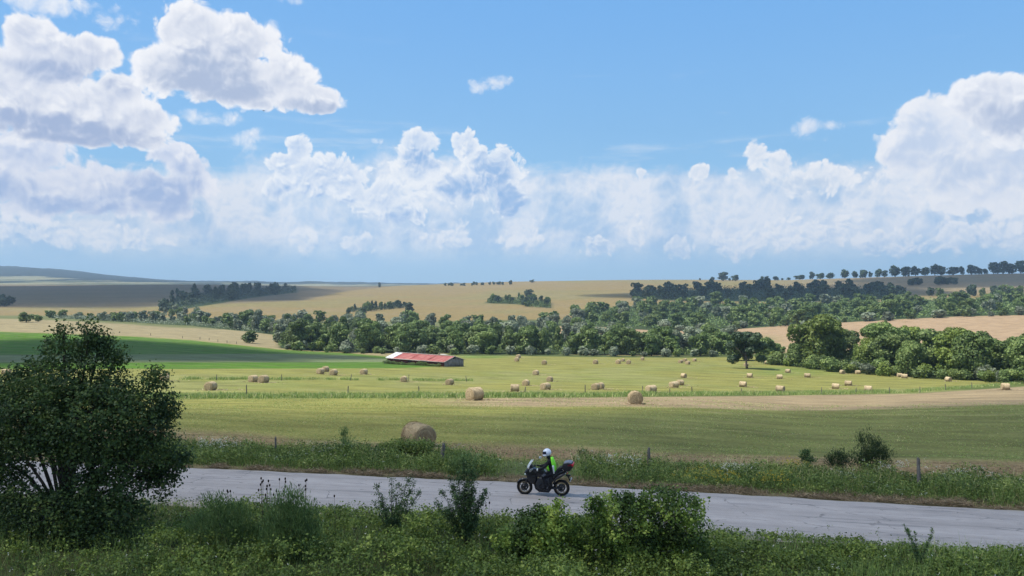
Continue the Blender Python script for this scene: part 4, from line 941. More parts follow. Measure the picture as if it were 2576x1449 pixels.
# shrubs of the near verge
shrub('feathery_shrub', 'tall feathery dark green shrub between the big tree and the larger feathery shrub', 'shrub', 24.0, 565,
  [(545,1275,34,36),(590,1300,44,46),(560,1340,70,50),(610,1350,50,44),(510,1330,44,36)], 'feather', 520, 16, .055, .22, .10, along=1.1, seed=3, stem_r=.012, hollow=.3, depth=.5)
shrub('feathery_shrub', 'larger bushy feathery shrub standing under the dark teasel heads', 'shrub', 23.6, 735,
  [(735,1262,34,40),(700,1290,40,44),(765,1295,36,42),(735,1330,66,60),(690,1350,44,44),(775,1350,40,46),(735,1390,64,36)], 'feather', 800, 17, .055, .22, .10, along=1.1, seed=4, stem_r=.014, hollow=.3, depth=.5)
def sapling(name, label, px, base, stems, d, leaf, seed, size=.045, per=8, dens=9, twigs=.24, cat='sapling', rad=.014, aspect=.6):
    """an open young tree: stems that fan out from one foot, given by their tips in the photograph"""
    r = np.random.default_rng(seed + 70); bx, by = (px - CX) / F * d, d; z0 = gz1(bx, by); m = MB(); ends = []; outs = []
    zb = CAMZ - (base - CY) / F * d - z0
    for (tx, ty) in stems:
        tip = np.array([(tx - CX) / F * d - bx, r.uniform(-.35, .35), CAMZ - (ty - CY) / F * d - z0]); foot = np.array([r.normal() * .03, r.normal() * .03, min(zb, 0) - .05])
        ctrl = np.array([tip[0] * .35, tip[1] * .4, foot[2] + (tip[2] - foot[2]) * .5]); ts = np.linspace(0, 1, 7)[:, None]
        pts = (1-ts)**2 * foot + 2*ts*(1-ts) * ctrl + ts**2 * tip; m.tube(pts, np.linspace(rad, .004, 7), 5)
        L_ = np.linalg.norm(tip - foot)
        for q in r.uniform(.22, 1.0, int(dens * L_ * 2.2)):
            p = (1-q)**2 * foot + 2*q*(1-q) * ctrl + q*q * tip; a = r.normal(size=3); a[2] = abs(a[2]) + .3; a /= np.linalg.norm(a)
            e = p + a * r.uniform(.3, 1.1) * twigs * (1.25 - q * .8); m.tube([p, e], [.004, .002], 3, cap=False); ends += [p + (e - p) * .5, e]; outs += [a, a]
    t = empty(name, (bx, by, z0), 0, label, cat)
    V, Q, tone, _ = sprays(np.array(ends), np.array(outs), per, twigs * .22, size, aspect, r)
    obj('foliage', mesh('foliage', V, Q, [NL[leaf]], tone=tone), t); m.build('stems', TWIG, t, smooth=True); return t
sapling('young_tree', 'open V shaped sapling against the road, left of the denser sapling', 985, 1330, [(948,1215),(962,1240),(985,1205),(1000,1225),(1030,1195),(1045,1212),(1058,1235),(1020,1250),(942,1262)], 25.2, 'sap', 1, per=7, dens=8, twigs=.24, size=.030)
sapling('young_tree', 'dense dark sapling in front of the road, left of the motorcycle', 1172, 1370, [(1165,1168),(1150,1185),(1185,1180),(1195,1195),(1130,1205),(1175,1210),(1110,1240),(1098,1262),(1225,1232),(1212,1250),(1150,1240),(1190,1250),(1120,1290),(1205,1300)], 24.6, 'sap', 2, per=9, dens=10, twigs=.24, size=.033)
sapling('young_tree', 'thin upright sprig with fine leaves against the road near the right edge', 2312, 1425, [(2275,1322),(2292,1335),(2312,1345),(2340,1348),(2362,1340),(2300,1365),(2350,1375)], 22.6, 'feather', 3, size=.026, per=6, dens=9, twigs=.10, rad=.008, aspect=.5)
shrub('leafy_bush', 'bright green leafy bush left of the larger bush in front of the motorcycle', 'bush', 23.2, 1350,
  [(1375,1300,36,30),(1335,1310,40,30),(1400,1330,46,40),(1340,1350,70,46),(1300,1370,60,40),(1390,1385,60,40),(1405,1275,14,14)], 'bright', 520, 15, .050, .75, .10, seed=5, stem_r=.014, hollow=.4, bright=.9, depth=.8)
shrub('leafy_bush', 'big leafy bush with bright tips and grey twigs beside the road, right of the motorcycle', 'bush', 22.8, 1610,
  [(1545,1275,50,36),(1500,1270,22,22),(1600,1268,44,30),(1660,1262,52,36),(1715,1285,50,46),(1755,1265,18,16),(1690,1250,30,18),(1560,1320,86,60),(1650,1330,90,66),(1730,1345,54,56),(1480,1330,52,44),(1600,1385,120,46),(1720,1395,60,40),(1490,1385,70,36)], 'bright', 1150, 15, .050, .75, .11, seed=6, stem_r=.016, hollow=.45, bright=.9, depth=1.0, twig=GREYTWIG)
shrub('spiny_bush', 'dark juniper-like bush with pointed top in the far verge near the right', 'bush', 34.6, 2192,
  [(2166,1108,7,28),(2188,1098,6,26),(2206,1118,7,22),(2195,1130,30,34),(2170,1150,30,30),(2215,1150,30,28),(2190,1165,46,24)], 'spiny', 420, 14, .050, .25, .09, along=.8, seed=7, stem_r=.012, hollow=.2, depth=.5)
shrub('spiny_bush', 'lower dark bush just left of the juniper-like one in the far verge', 'bush', 34.8, 2108,
  [(2108,1150,24,22),(2095,1162,22,16),(2124,1162,22,16)], 'spiny', 150, 14, .050, .28, .09, along=.6, seed=8, stem_r=.010, hollow=.2, depth=.5)
shrub('spiny_bush', 'smallest dark bush left of the two spiny bushes in the far verge', 'bush', 35.0, 2028,
  [(2026,1148,11,18),(2036,1160,16,12)], 'sap', 70, 12, .050, .4, .08, along=.5, seed=9, stem_r=.008, hollow=.2, depth=.3)
shrub('weed_clump', 'tall pointed weed standing in front of the field left of the large bale', 'plant', 37.2, 866,
  [(866,1092,7,22),(862,1120,14,24),(876,1126,10,18)], 'feather', 80, 14, .05, .25, .08, along=1.4, seed=10, stem_r=.008, hollow=.1, depth=.2)
shrub('sprawling_shrub', 'grey green shrub at the road edge behind the dense dark sapling', 'shrub', 34.6, 1190,
  [(1165,1165,40,24),(1200,1175,40,20),(1140,1180,30,16),(1175,1190,50,14)], 'feather', 170, 14, .05, .4, .10, along=.5, seed=11, stem_r=.01, hollow=.2, depth=.4)
# teasels: thin dead stalks with dark egg-shaped heads
HEADM, _ = mat('dead_seed_head', .9, .1, (.022, .016, .013)); STALK, _ = mat('dead_stalk', .9, .1, (.085, .065, .05))
for pts, foot, label in [
 ([(574,1233),(572,1239),(582,1234)], (576,1290), 'leftmost teasel, with three dark heads above the weeds'),
 ([(655,1205),(665,1207),(661,1212),(673,1212),(653,1221),(653,1231)], (662,1300), 'tallest teasel with a cluster of dark heads, left of the feathery shrub'),
 ([(670,1224),(677,1222),(672,1229),(681,1231),(669,1244)], (676,1300), 'teasel with lower dark heads just right of the tallest one'),
 ([(703,1206),(718,1204),(717,1213),(714,1228),(714,1236),(696,1235),(691,1242)], (708,1300), 'teasel with dark heads directly over the left side of the feathery shrub'),
 ([(766,1212),(770,1209),(753,1220),(770,1221),(770,1230)], (764,1300), 'teasel with dark heads over the right side of the feathery shrub'),
 ([(842,1247)], (845,1310), 'single dark teasel head against the road, right of the feathery shrub'),
 ([(1231,1268),(1222,1275)], (1226,1320), 'teasel with two dark heads right of the dense dark sapling')]:
    d = 25.0; bx, by = (foot[0] - CX) / F * d, d; z0 = gz1(bx, by); t = empty('teasel', (bx, by, z0), 0, label, 'plant', 'teasels by the road'); m = MB()
    for (hx_, hy_) in pts:
        e = np.array([(hx_ - CX) / F * d - bx, rng.uniform(-.15, .15), CAMZ - (hy_ - CY) / F * d - z0]); m.tube([(rng.normal()*.02, 0, -.1), (e[0]*.55, e[1]*.5, e[2]*.6), tuple(e)], [.006, .005, .004], 4)
        h_ = MB(); h_.lathe([(.001,-.042),(.020,-.030),(.028,0),(.022,.030),(.010,.046),(.001,.05)], 'Z', n=8, closed=False); ho = h_.build('seed_head', HEADM, t, smooth=True); ho.location = tuple(e)
    m.build('stalk', STALK, t)
# ------------------------------------------------------------------ ground cover nobody could count
def stuff(name, parts, mats_, smooth=False):
    """joins (V, quads, tris or None, tone, material index) pieces into one object"""
    VV_, F4, F3, M4, M3, TT, n = [], [], [], [], [], [], 0
    for V, Q, T3, tone, mi in parts:
        VV_.append(V); F4.append(Q + n); M4.append(np.full(len(Q), mi))
        if T3 is not None: F3.append(T3 + n); M3.append(np.full(len(T3), mi))
        TT.append(tone); n += len(V)
    fs = [np.concatenate(F4)] + ([np.concatenate(F3)] if F3 else []); ms = np.concatenate(M4 + M3)
    return tag(obj(name, mesh(name, np.concatenate(VV_), fs, [NL[k] for k in mats_], fmat=ms, tone=np.concatenate(TT))), kind='stuff')
def near_pts(n, r):
    """places on the near verge between the bottom of the picture and the road"""
    x = r.uniform(-24, 21, n); lim = road_y(x) - 2.95; y = 17.0 + (lim + .5 - 17.0) * r.random(n)**.9
    return x, y, lim - y
r = np.random.default_rng(101); parts = []
def mound(x, y, e): return np.clip(fnoise(x / 1.25, y / 1.0, 61, 3) * 2.4 - .70, .03, 1.35) * np.clip(e / 1.5, .12, 1.0) * np.interp(x, [-24, -12, -9, 3, 6, 21], [.5, .45, .9, 1.0, .62, .55])
def spray_cover(x, y, h, per, spread, size, aspect, seed, tone0=.36):
    n = len(x); g_ = .12; nx_ = -(mound(x + g_, y, 1.) - mound(x - g_, y, 1.)) / (2 * g_); ny_ = -(mound(x, y + g_, 1.) - mound(x, y - g_, 1.)) / (2 * g_)
    O_ = np.stack([nx_, ny_, np.full(n, .8)], 1) + r.normal(size=(n, 3)) * .3; O_ /= np.linalg.norm(O_, axis=1, keepdims=True)
    C_ = np.stack([x, y, gz(x, y) + h], 1); V, Q, t, _ = sprays(C_, O_, per, spread, size, aspect, r, up=.4)
    k = np.repeat(np.arange(n), per * 4); t = np.clip(t - .45 + tone0 + (fnoise(x / 1.0, y / .9, seed, 3)[k] - .5) * .8, 0, 1); return V, Q, None, t
x, y, e = near_pts(16500, r); den = fnoise(x / .55, y / .5, 63, 3); k = (den > .40) & ((x > -11.5) | (r.random(len(x)) < .35)); x, y, e = x[k], y[k], e[k]
parts.append(spray_cover(x, y, mound(x, y, e) * r.uniform(.55, 1.08, len(x)), 17, .11, .046, .70, 65) + (0,))
x, y, e = near_pts(2600, r); k = fnoise(x / 1.4, y, 69, 2) > .55; x, y, e = x[k], y[k], e[k]; parts.append(spray_cover(x, y, mound(x, y, e) * r.uniform(.9, 1.2, len(x)), 14, .09, .050, .75, 67, .62) + (0,))
x, y, e = near_pts(18000, r); k = (x > -11) | (r.random(len(x)) < .4); x, y = x[k], y[k]; V, Q = cards(np.stack([x, y, gz(x, y) + r.uniform(.01, .12, len(x))], 1), r.normal(size=(len(x), 3)) * .5 + np.array([0, 0, 1.]), r.uniform(.5, 1.2, len(x)) * .04, .6, r); parts.append((V, Q, None, np.repeat(np.clip(r.normal(.3, .2, len(x)), 0, 1), 4), 0))
x, y, e = near_pts(30000, r); hh = np.clip(fnoise(x / 1.2, y, 67, 3) * 1.4 - .15, .15, 1.0) * r.uniform(.5, 1.15, len(x)) * np.clip(e / 1.2 + .25, .25, 1.0)
D_ = r.normal(size=(len(x), 3)) * .28; D_[:, 2] = 1
V, Q, T3 = blades(np.stack([x, y, gz(x, y)], 1), D_, hh, .006, r); tn = np.clip(r.normal(.45, .2, len(x)), 0, 1); parts.append((V, Q, T3, np.repeat(tn, 5), 1))
x, y, e = near_pts(420, r); P = np.stack([x, y, gz(x, y) + r.uniform(.3, .8, len(x)) * np.clip(e / 1.6, .3, 1)], 1); V, Q = cards(np.repeat(P, 4, 0) + r.normal(size=(len(P) * 4, 3)) * .02, np.array([0, -.3, 1.]) + r.normal(size=(len(P)*4, 3)) * .4, .014, 1., r); parts.append((V, Q, None, np.repeat(r.uniform(.3, 1, len(P)), 16), 2))
stuff('near_undergrowth', parts, ['bush', 'grass', 'flower'])
# taller leafy stems poking out of the near undergrowth
parts = []; x, y, e = near_pts(900, r); k = fnoise(x / 2, y / 2, 71, 2) > .5; x, y, e = x[k], y[k], e[k]; P0 = np.stack([x, y, gz(x, y)], 1); H_ = r.uniform(.5, 1.15, len(x)) * np.clip(e / 1.5 + .2, .3, 1); D_ = r.normal(size=(len(x), 3)) * .16; D_[:, 2] = 1
V, Q, T3 = blades(P0, D_, H_, .007, r, .1); parts.append((V, Q, T3, np.repeat(r.uniform(.2, .6, len(x)), 5), 1))
kk = np.repeat(np.arange(len(x)), 16); tt = r.uniform(.3, 1, len(kk)); P = P0[kk] + D_[kk] * (H_[kk] * tt)[:, None] + r.normal(size=(len(kk), 3)) * np.array([.045, .045, .02])
V, Q = cards(P, r.normal(size=P.shape) + np.array([0, 0, .5]), r.uniform(.6, 1.2, len(kk)) * .036, .4, r); parts.append((V, Q, None, np.repeat(np.clip(r.normal(.5, .2, len(kk)), 0, 1), 4), 0))
stuff('near_weeds', parts, ['weed', 'grass'])
# the far verge: weeds, grass, white umbels, yellow flowers
def far_pts(n, r, a, b):
    x = r.uniform(-19, 26, n); o = r.uniform(a, b, n); y = road_y(x) + o / .978; px = CX + F * x / y
    d_ = np.interp(px, [430, 520, 1000, 1230, 1270, 1440, 1470, 2600], [.75, 1, 1, .9, .06, .06, .9, 1]); k = r.random(n) < d_
    return x[k], y[k], o[k], px[k]
def verge_h(x, y, o, px): return np.clip(fnoise(x / 1.6, y / 1.2, 81, 3) * 1.5 - .1, .12, 1.1) * np.clip((o - 3.0) / .9, .2, 1) * np.interp(px, [430, 650, 800, 1250, 1450, 2600], [.7, .85, 1.0, .85, .8, .85])
parts = []; x, y, o_, px = far_pts(5200, r, 3.4, 7.0); h_ = verge_h(x, y, o_, px) * r.uniform(.35, .95, len(x)); C_ = np.stack([x, y, gz(x, y) + h_], 1); O_ = r.normal(size=C_.shape) * .5 + np.array([0, -.3, .8])
V, Q, t, _ = sprays(C_, O_, 13, .11, .052, .5, r, up=.3); parts.append((V, Q, None, np.clip(t - .10 + (np.repeat(fnoise(x / 1.3, y / .8, 85, 3), 52) - .5) * .8, 0, 1), 0))
# taller weeds before the big bale
x = r.uniform(-6.6, -3.9, 420); y = road_y(x) + r.uniform(6.3, 7.4, 420) / .978; h_ = r.uniform(.25, .80, 420) * np.clip(1.3 - np.abs(x + 5.0) / 2.6, .3, 1); C_ = np.stack([x, y, gz(x, y) + h_], 1)
V, Q, t, _ = sprays(C_, r.normal(size=C_.shape) * .5 + np.array([0, -.3, .8]), 14, .12, .055, .5, r); parts.append((V, Q, None, np.clip(t - .08, 0, 1), 0))
x, y, o_, px = far_pts(34000, r, 3.1, 7.3); h_ = verge_h(x, y, o_, px) * r.uniform(.6, 1.2, len(x)); D_ = r.normal(size=(len(x), 3)) * .25; D_[:, 2] = 1
V, Q, T3 = blades(np.stack([x, y, gz(x, y)], 1), D_, h_ * .85, .009, r); parts.append((V, Q, T3, np.repeat(np.clip(r.normal(.42, .2, len(x)) + .35 * (r.random(len(x)) < .12), 0, 1), 5), 1))
# pale plumes of seeding grass, then white and yellow flower heads
x, y, o_, px = far_pts(5200, r, 4.6, 7.4); k = (fnoise(x / 1.3, y, 91, 2) > .50) & (px > 1440) | (fnoise(x / .9, y, 93, 2) > .66); x, y, o_, px = x[k], y[k], o_[k], px[k]; h_ = verge_h(x, y, o_, px) * r.uniform(.9, 1.35, len(x)); D_ = r.normal(size=(len(x), 3)) * .35; D_[:, 2] = 1
V, Q, T3 = blades(np.stack([x, y, gz(x, y)], 1), D_, h_, .010, r, .7); parts.append((V, Q, T3, np.repeat(r.uniform(.86, 1, len(x)), 5), 1))
x, y, o_, px = far_pts(900, r, 3.6, 7.0); wsel = fnoise(x / 1.6, y, 95, 2); k = wsel > .60; x, y, o_, px = x[k], y[k], o_[k], px[k]
P = np.stack([x, y, gz(x, y) + verge_h(x, y, o_, px) * r.uniform(.6, .95, len(x))], 1); yel = (px > 1690) & (px < 2080) & (r.random(len(x)) < .75)
V, Q = cards(np.repeat(P, 6, 0) + r.normal(size=(len(P) * 6, 3)) * np.array([.045, .045, .02]), np.array([0, -.4, 1.]) + r.normal(size=(len(P)*6, 3)) * .4, .015, 1., r)
parts.append((V, Q, None, np.repeat(np.where(yel, r.uniform(0, .28, len(P)), r.uniform(.4, 1, len(P))), 24), 2))
for (cx_, cy_, sp_, tl, th_) in ((1760,1192,34,0,.28), (1830,1200,26,0,.28), (2000,1168,20,0,.28), (1950,1205,24,0,.25), (575,1118,34,.4,1), (530,1112,22,.4,1), (1850,1178,30,.45,1), (2250,1175,34,.4,1), (2420,1190,40,.4,1), (1560,1160,40,.5,1)):
    d_ = F * (8.3 - .55) / (cy_ - CY); n = 46; x = (cx_ - CX) / F * d_ + r.normal(size=n) * sp_ / F * d_; y = d_ + r.normal(size=n) * .3; P = np.stack([x, y, gz(x, y) + r.uniform(.45, .85, n)], 1)
    V, Q = cards(np.repeat(P, 5, 0) + r.normal(size=(n * 5, 3)) * np.array([.04, .04, .03]), np.array([0, -.5, 1.]) + r.normal(size=(n * 5, 3)) * .5, .016, 1., r); parts.append((V, Q, None, np.repeat(r.uniform(tl, th_, n), 20), 2))
stuff('verge_weeds', parts, ['weed', 'grass', 'flower'])
# dry cuttings along both road edges and a few on the field edge
parts = []; n = 42000; x = r.uniform(-19, 26, n); o_ = 2.75 + np.abs(r.normal(size=n)) * .55; y = road_y(x) + o_ / .978; cl = fnoise(x / .9, y / .5, 97, 3); k = cl > np.interp(CX + F * x / y, [500, 1200, 1500, 2600], [.54, .46, .36, .32]); x, y, cl = x[k], y[k], cl[k]
D_ = r.normal(size=(len(x), 3)); D_[:, 2] = np.abs(D_[:, 2]) * .35; P = np.stack([x, y, gz(x, y) + .02 + (cl - .4) * .45 * r.random(len(x))], 1)
V, Q, T3 = blades(P, D_, r.uniform(.08, .30, len(x)), .006, r, .5); parts.append((V, Q, T3, np.repeat(np.clip(r.normal(.5, .25, len(x)), 0, 1), 5), 0))
n = 9000; x = r.uniform(-16, 26, n); y = road_y(x) + r.uniform(6.8, 11.5, n); D_ = r.normal(size=(n, 3)); D_[:, 2] = np.abs(D_[:, 2]) * .5
V, Q, T3 = blades(np.stack([x, y, gz(x, y) + .01], 1), D_, r.uniform(.08, .22, n), .007, r, .5); parts.append((V, Q, T3, np.repeat(np.clip(r.normal(.4, .25, n), 0, 1), 5), 0))
stuff('dry_cuttings', parts, ['straw'])
# short aftermath on the mown near field
n = 70000; d_ = 36 + (92 - 36) * r.random(n)**1.5; px = r.uniform(380, 2640, n); x = (px - CX) / F * d_; k = road_off(x, d_) > 6.5; x, y = x[k], d_[k]; cl = fnoise(x / 1.7, y / 2.8, 99, 3); k = cl > .44; x, y, cl = x[k], y[k], cl[k]
D_ = r.normal(size=(len(x), 3)) * .6; D_[:, 2] = 1; sc = y / 40
V, Q, T3 = blades(np.stack([x, y, gz(x, y)], 1), D_, r.uniform(.03, .08, len(x)) * sc**.5, .012 * sc, r); stuff('field_aftermath', [(V, Q, T3, np.repeat(np.clip(r.normal(.66, .12, len(x)) + (cl - .5) * .3, 0, 1), 5), 0)], ['grass'])
# long grass left standing along the middle and back fences
def strip_grass(name, stops, n, spread, h, gate=None):
    q = np.array(stops, float); px = r.uniform(q[0, 0], q[-1, 0], n); py = np.interp(px, q[:, 0], q[:, 1])
    qs = np.linspace(q[0, 0], q[-1, 0], 120); dq = np.array([on_ground(a, np.interp(a, q[:, 0], q[:, 1]), 50, 330)[1] for a in qs]); d_ = np.interp(px, qs, dq) + r.normal(size=n) * spread
    x = (px - CX) / F * d_; cl = fnoise(x / 2.2, d_ / 3, 103, 3)
    k = cl > .36 if gate is None else cl > gate; x, d_, cl = x[k], d_[k], cl[k]; D_ = r.normal(size=(len(x), 3)) * .3; D_[:, 2] = 1
    V, Q, T3 = blades(np.stack([x, d_, gz(x, d_)], 1), D_, r.uniform(.4, 1.2, len(x)) * h * (cl + .35), .03, r); return stuff(name, [(V, Q, T3, np.repeat(np.clip(r.normal(.58, .17, len(x)) + .3 * (r.random(len(x)) < .1), 0, 1), 5), 0)], ['grass'])
strip_grass('fence_grass', [(-60, 998), (450, 999), (1300, 996.5), (1900, 992), (2150, 989), (2300, 985), (2480, 972), (2640, 958)], 42000, 2.0, .62)
strip_grass('back_fence_grass', [(400, 954), (800, 955), (1190, 958)], 9000, 1.0, .6, .47)
# weeds round the barn's feet and scrub under the tree belts
def scrub(name, n, px_, _, h, size, leaf, seed):
    r = np.random.default_rng(seed); px = r.uniform(px_[0][0], px_[-1][0], n); q = np.array(px_, float); lo_, hi2 = np.interp(px, q[:,0], q[:,1]), np.interp(px, q[:,0], q[:,2]); d_ = lo_ + (hi2 - lo_) * r.random(n)
    x = (px - CX) / F * d_; hh = h * np.clip(fnoise(x / (h * 1.1), d_ / (h * 1.1), seed, 3) * 2 - .35, .1, 1.2); u = r.random(n)**.5
    P = np.stack([x, d_, gz(x, d_) + hh * u], 1); N = r.normal(size=P.shape) * .6; N[:, 2] += .7; V, Q = cards(P, N, r.uniform(.6, 1.3, n) * size, .8, r)
    tn = np.clip(.5 + (fnoise(x / 6, d_ / 6, seed + 3, 2) - .5) * .7 + r.normal(size=n) * .15, 0, 1); return tag(obj(name, mesh(name, V, Q, [LEAF[leaf]], tone=np.repeat(tn, 4))), kind='stuff')
scrub('belt_scrub', 26000, [(700, 322, 440), (960, 318, 470), (1430, 322, 480), (1560, 330, 420), (1830, 318, 372)], None, 3.6, .34, 'ash', 201)
scrub('left_belt_scrub', 9000, [(130, 540, 575), (480, 500, 620), (720, 440, 560)], None, 2.6, .38, 'willow', 203)
scrub('right_wood_scrub', 22000, [(1925, 256, 284), (2100, 230, 270), (2330, 204, 262), (2700, 163, 240)], None, 3.4, .26, 'ash', 205)
scrub('hill_wood_scrub', 22000, [(1440, 620, 800), (1650, 560, 880), (2200, 548, 860), (2640, 530, 820)], None, 4.0, .75, 'oak', 207)
scrub('dark_wood_scrub', 14000, [(1592, 1040, 1060), (1680, 980, 1230), (1900, 930, 1260), (2120, 920, 1180), (2280, 930, 1020)], None, 8.0, .9, 'dark', 209)
scrub('copse_scrub', 2600, [(882, 820, 845), (950, 850, 900), (1020, 900, 950)], None, 4.0, .55, 'dark', 211)
scrub('middle_copse_scrub', 5000, [(1226, 960, 1000), (1300, 930, 1040), (1340, 860, 1000), (1385, 850, 940)], None, 5.0, .6, 'oak', 213)
scrub('left_copse_scrub', 9000, [(405, 800, 850), (450, 850, 1060), (560, 1000, 1330), (640, 1180, 1480), (745, 1400, 1640)], None, 8.0, .95, 'dark', 215)
r2 = np.random.default_rng(221); n = 4500; t_ = r2.random(n) * .99 + .012; x = bx1 + ax[0] * BL * t_ - nx[0] * r2.uniform(.7, 2.2, n); y = by1 + ax[1] * BL * t_ - nx[1] * r2.uniform(.7, 2.2, n); hh = np.clip(fnoise(x / 1.5, y / 1.5, 223, 3) * 1.6, .35, 1.25); u = r2.random(n)**.6
V, Q = cards(np.stack([x, y, gz(x, y) + hh * u], 1), r2.normal(size=(n, 3)) + np.array([0, -.3, .7]), .13, .7, r2); tag(obj('barn_weeds', mesh('barn_weeds', V, Q, [LEAF['ash']], tone=np.repeat(np.clip(r2.normal(.6, .2, n), 0, 1), 4))), kind='stuff')
r3 = np.random.default_rng(301); bp = np.repeat(np.array(BPOS), 70, 0); bp = bp[bp[:, 1] > 30]; n = len(bp)
x, y = bp[:, 0] + r3.normal(size=n) * 1.2 + .7, bp[:, 1] + r3.normal(size=n) * .8 - .3; D_ = r3.normal(size=(n, 3)); D_[:, 2] = np.abs(D_[:, 2]) * .3
V, Q, T3 = blades(np.stack([x, y, gz(x, y) + .02], 1), D_, r3.uniform(.2, .6, n), .03, r3, .4); stuff('spilled_straw', [(V, Q, T3, np.repeat(r3.uniform(.7, 1, n), 5), 0)], ['straw'])
# ------------------------------------------------------------------ motorcycle and rider
BLACK, _ = mat('black_paint', .25, .5, (.010, .010, .013)); MATT, _ = mat('matt_black', .6, .3, (.014, .014, .016)); RUBBER, _ = mat('tyre_rubber', .85, .2, (.014, .013, .013))
BRONZE, _ = mat('bronze_alloy', .4, .5, (.30, .235, .155), .6); STEEL, _ = mat('steel', .3, .5, (.45, .45, .46), .9); DGREY, _ = mat('dark_metal', .45, .4, (.045, .045, .05), .5)
LEATHER, _ = mat('seat_cover', .7, .3, (.016, .016, .017)); REDP, _ = mat('red_reflector', .25, .5, (.50, .018, .035)); WHITE_, _ = mat('white_plate', .5, .4, (.78, .78, .78)); GREYP, _ = mat('grey_lid', .35, .5, (.11, .11, .13))
CLOTH = plain('black_cloth', (.010, .010, .012), (.022, .022, .025), 12, bm=.4, dist=.01); LIME, _ = mat('lime_vest', .6, .3, (.30, .95, .05)); SILV, _ = mat('reflective_band', .35, .6, (.66, .70, .68)); HELM, _ = mat('white_helmet', .2, .6, (.70, .73, .82)); VISOR, _ = mat('dark_visor', .35, .3, (.008, .010, .030))
SCR, b = mat('windscreen', .08, .5, (.75, .8, .85)); tb = X.nt.nodes.new('ShaderNodeBsdfTransparent'); mx = X.nt.nodes.new('ShaderNodeMixShader'); mx.inputs[0].default_value = .45
lk(tb.outputs[0], mx.inputs[1]); lk(b.outputs[0], mx.inputs[2]); lk(mx.outputs[0], X.nt.nodes['Material Output'].inputs[0])
LAMP, _ = mat('lamp_glass', .1, .8, (.75, .78, .72))
def P_(Xz, Yz): return ((1148 - Xz) / 519.0, (1225 - (1148 - Xz) * .0586 - Yz) / 529.0)
def P3_(Xz, Yz, y): a, c = P_(Xz, Yz); return (a, y, c)
by_ = F * 8.21 / (1247.6 - CY); bx_ = (1412.7 - CX) / F * by_
bike = empty('motorcycle', (bx_, by_, .085), R(168.5), 'black touring motorcycle with a top case, riding left along the road', 'motorcycle')
def slab(name, out, w, mt, parent, inset=.90, w0=None, bevel=.012, y0=0.0):
    """a body panel: a side outline given thickness, rounded towards both flanks"""
    p = np.array([P_(*q) for q in out]); c = p.mean(0); secs = []
    for y, s in ((-w, inset), (-w * .72, 1.0), (w * .72, 1.0), (w, inset)):
        q = c + (p - c) * s; secs.append(np.stack([q[:, 0], np.full(len(q), y + y0), q[:, 1]], 1))
    return MB().loft(secs).build(name, mt, parent, bevel=bevel)
def wheel(name, Xz, Yz, Rr, wd):
    c = P3_(Xz, Yz, 0); t = empty(name, c); t.parent = bike
    a = np.linspace(0, 2 * math.pi, 13)[:-1]; MB().lathe([(Rr - .055 + .055 * math.cos(q), wd * math.sin(q)) for q in a], 'Y', n=40).build('tyre', RUBBER, t, smooth=True)
    MB().lathe([(Rr - .085, -wd * .62), (Rr - .085, wd * .62), (Rr - .125, wd * .55), (Rr - .125, -wd * .55)], 'Y', n=40).build('rim', BRONZE, t)
    MB().lathe([(.02, -.06), (.055, -.06), (.055, .06), (.02, .06)], 'Y', n=18).build('hub', DGREY, t)
    for k in range(5):
        g = k * 2 * math.pi / 5 + .3; MB().tube([(.045 * math.cos(g), 0, .045 * math.sin(g)), ((Rr - .11) * math.cos(g + .12), 0, (Rr - .11) * math.sin(g + .12))], [.020, .014], 6).build('spoke', BRONZE, t)
    for y in (-.075, .075): MB().lathe([(.085, y - .004), (.148, y - .004), (.148, y + .004), (.085, y + .004)], 'Y', n=28).build('brake_disc', DGREY, t)
    return t
wheel('front_wheel', 380, 1020, .320, .055); wheel('rear_wheel', 1148, 1050, .325, .078)
for y in (-.10, .10): MB().tube([P3_(380, 1020, y), P3_(430, 860, y), P3_(505, 640, y)], [.026, .026, .022], 10).build('fork_leg', DGREY, bike, smooth=True)
m = MB(); secs = []
for g in np.linspace(R(20), R(135), 12):
    c = np.array(P3_(380, 1020, 0)); q = .345; th = np.linspace(-1, 1, 7); secs.append([(c[0] + q * math.cos(g) - .02 * t * t * math.cos(g), .075 * t, c[2] + (q - .03 * t * t) * math.sin(g)) for t in th] + [(c[0] + (q - .012) * math.cos(g), .07 * t, c[2] + (q - .012 - .03 * t * t) * math.sin(g)) for t in th[::-1]])
m.loft(secs).build('front_mudguard', BLACK, bike, smooth=True)
slab('fairing', [(385,690),(395,735),(435,785),(450,880),(520,940),(590,960),(640,900),(650,740),(620,640),(540,610),(470,600),(430,640)], .21, BLACK, bike, .80)
slab('belly_pan', [(560,920),(590,1000),(610,1060),(690,1125),(890,1140),(930,1095),(960,1010),(930,900),(800,860),(640,870)], .15, MATT, bike, .86)
slab('engine', [(620,900),(640,1040),(720,1090),(880,1080),(920,960),(900,820),(700,800)], .20, DGREY, bike, .86)
slab('fuel_tank', [(600,660),(640,640),(720,640),(790,665),(840,720),(850,800),(780,830),(640,800),(600,740)], .17, BLACK, bike, .78)
slab('seat', [(820,725),(880,745),(960,755),(1010,720),(1060,650),(1110,610),(1180,600),(1190,640),(1120,690),(1060,760),(980,800),(860,800)], .14, LEATHER, bike, .85)
slab('tail_panel', [(960,790),(1060,740),(1130,680),(1240,660),(1260,700),(1180,750),(1080,800),(1000,870),(950,880)], .13, BLACK, bike, .85)
slab('side_panel', [(870,800),(960,800),(1000,880),(960,940),(900,940),(850,880)], .16, MATT, bike, .9)
o = slab('top_case', [(1175,570),(1200,515),(1300,500),(1370,515),(1395,550),(1390,610),(1330,690),(1220,690),(1185,640)], .26, MATT, bike, .90, bevel=.02)
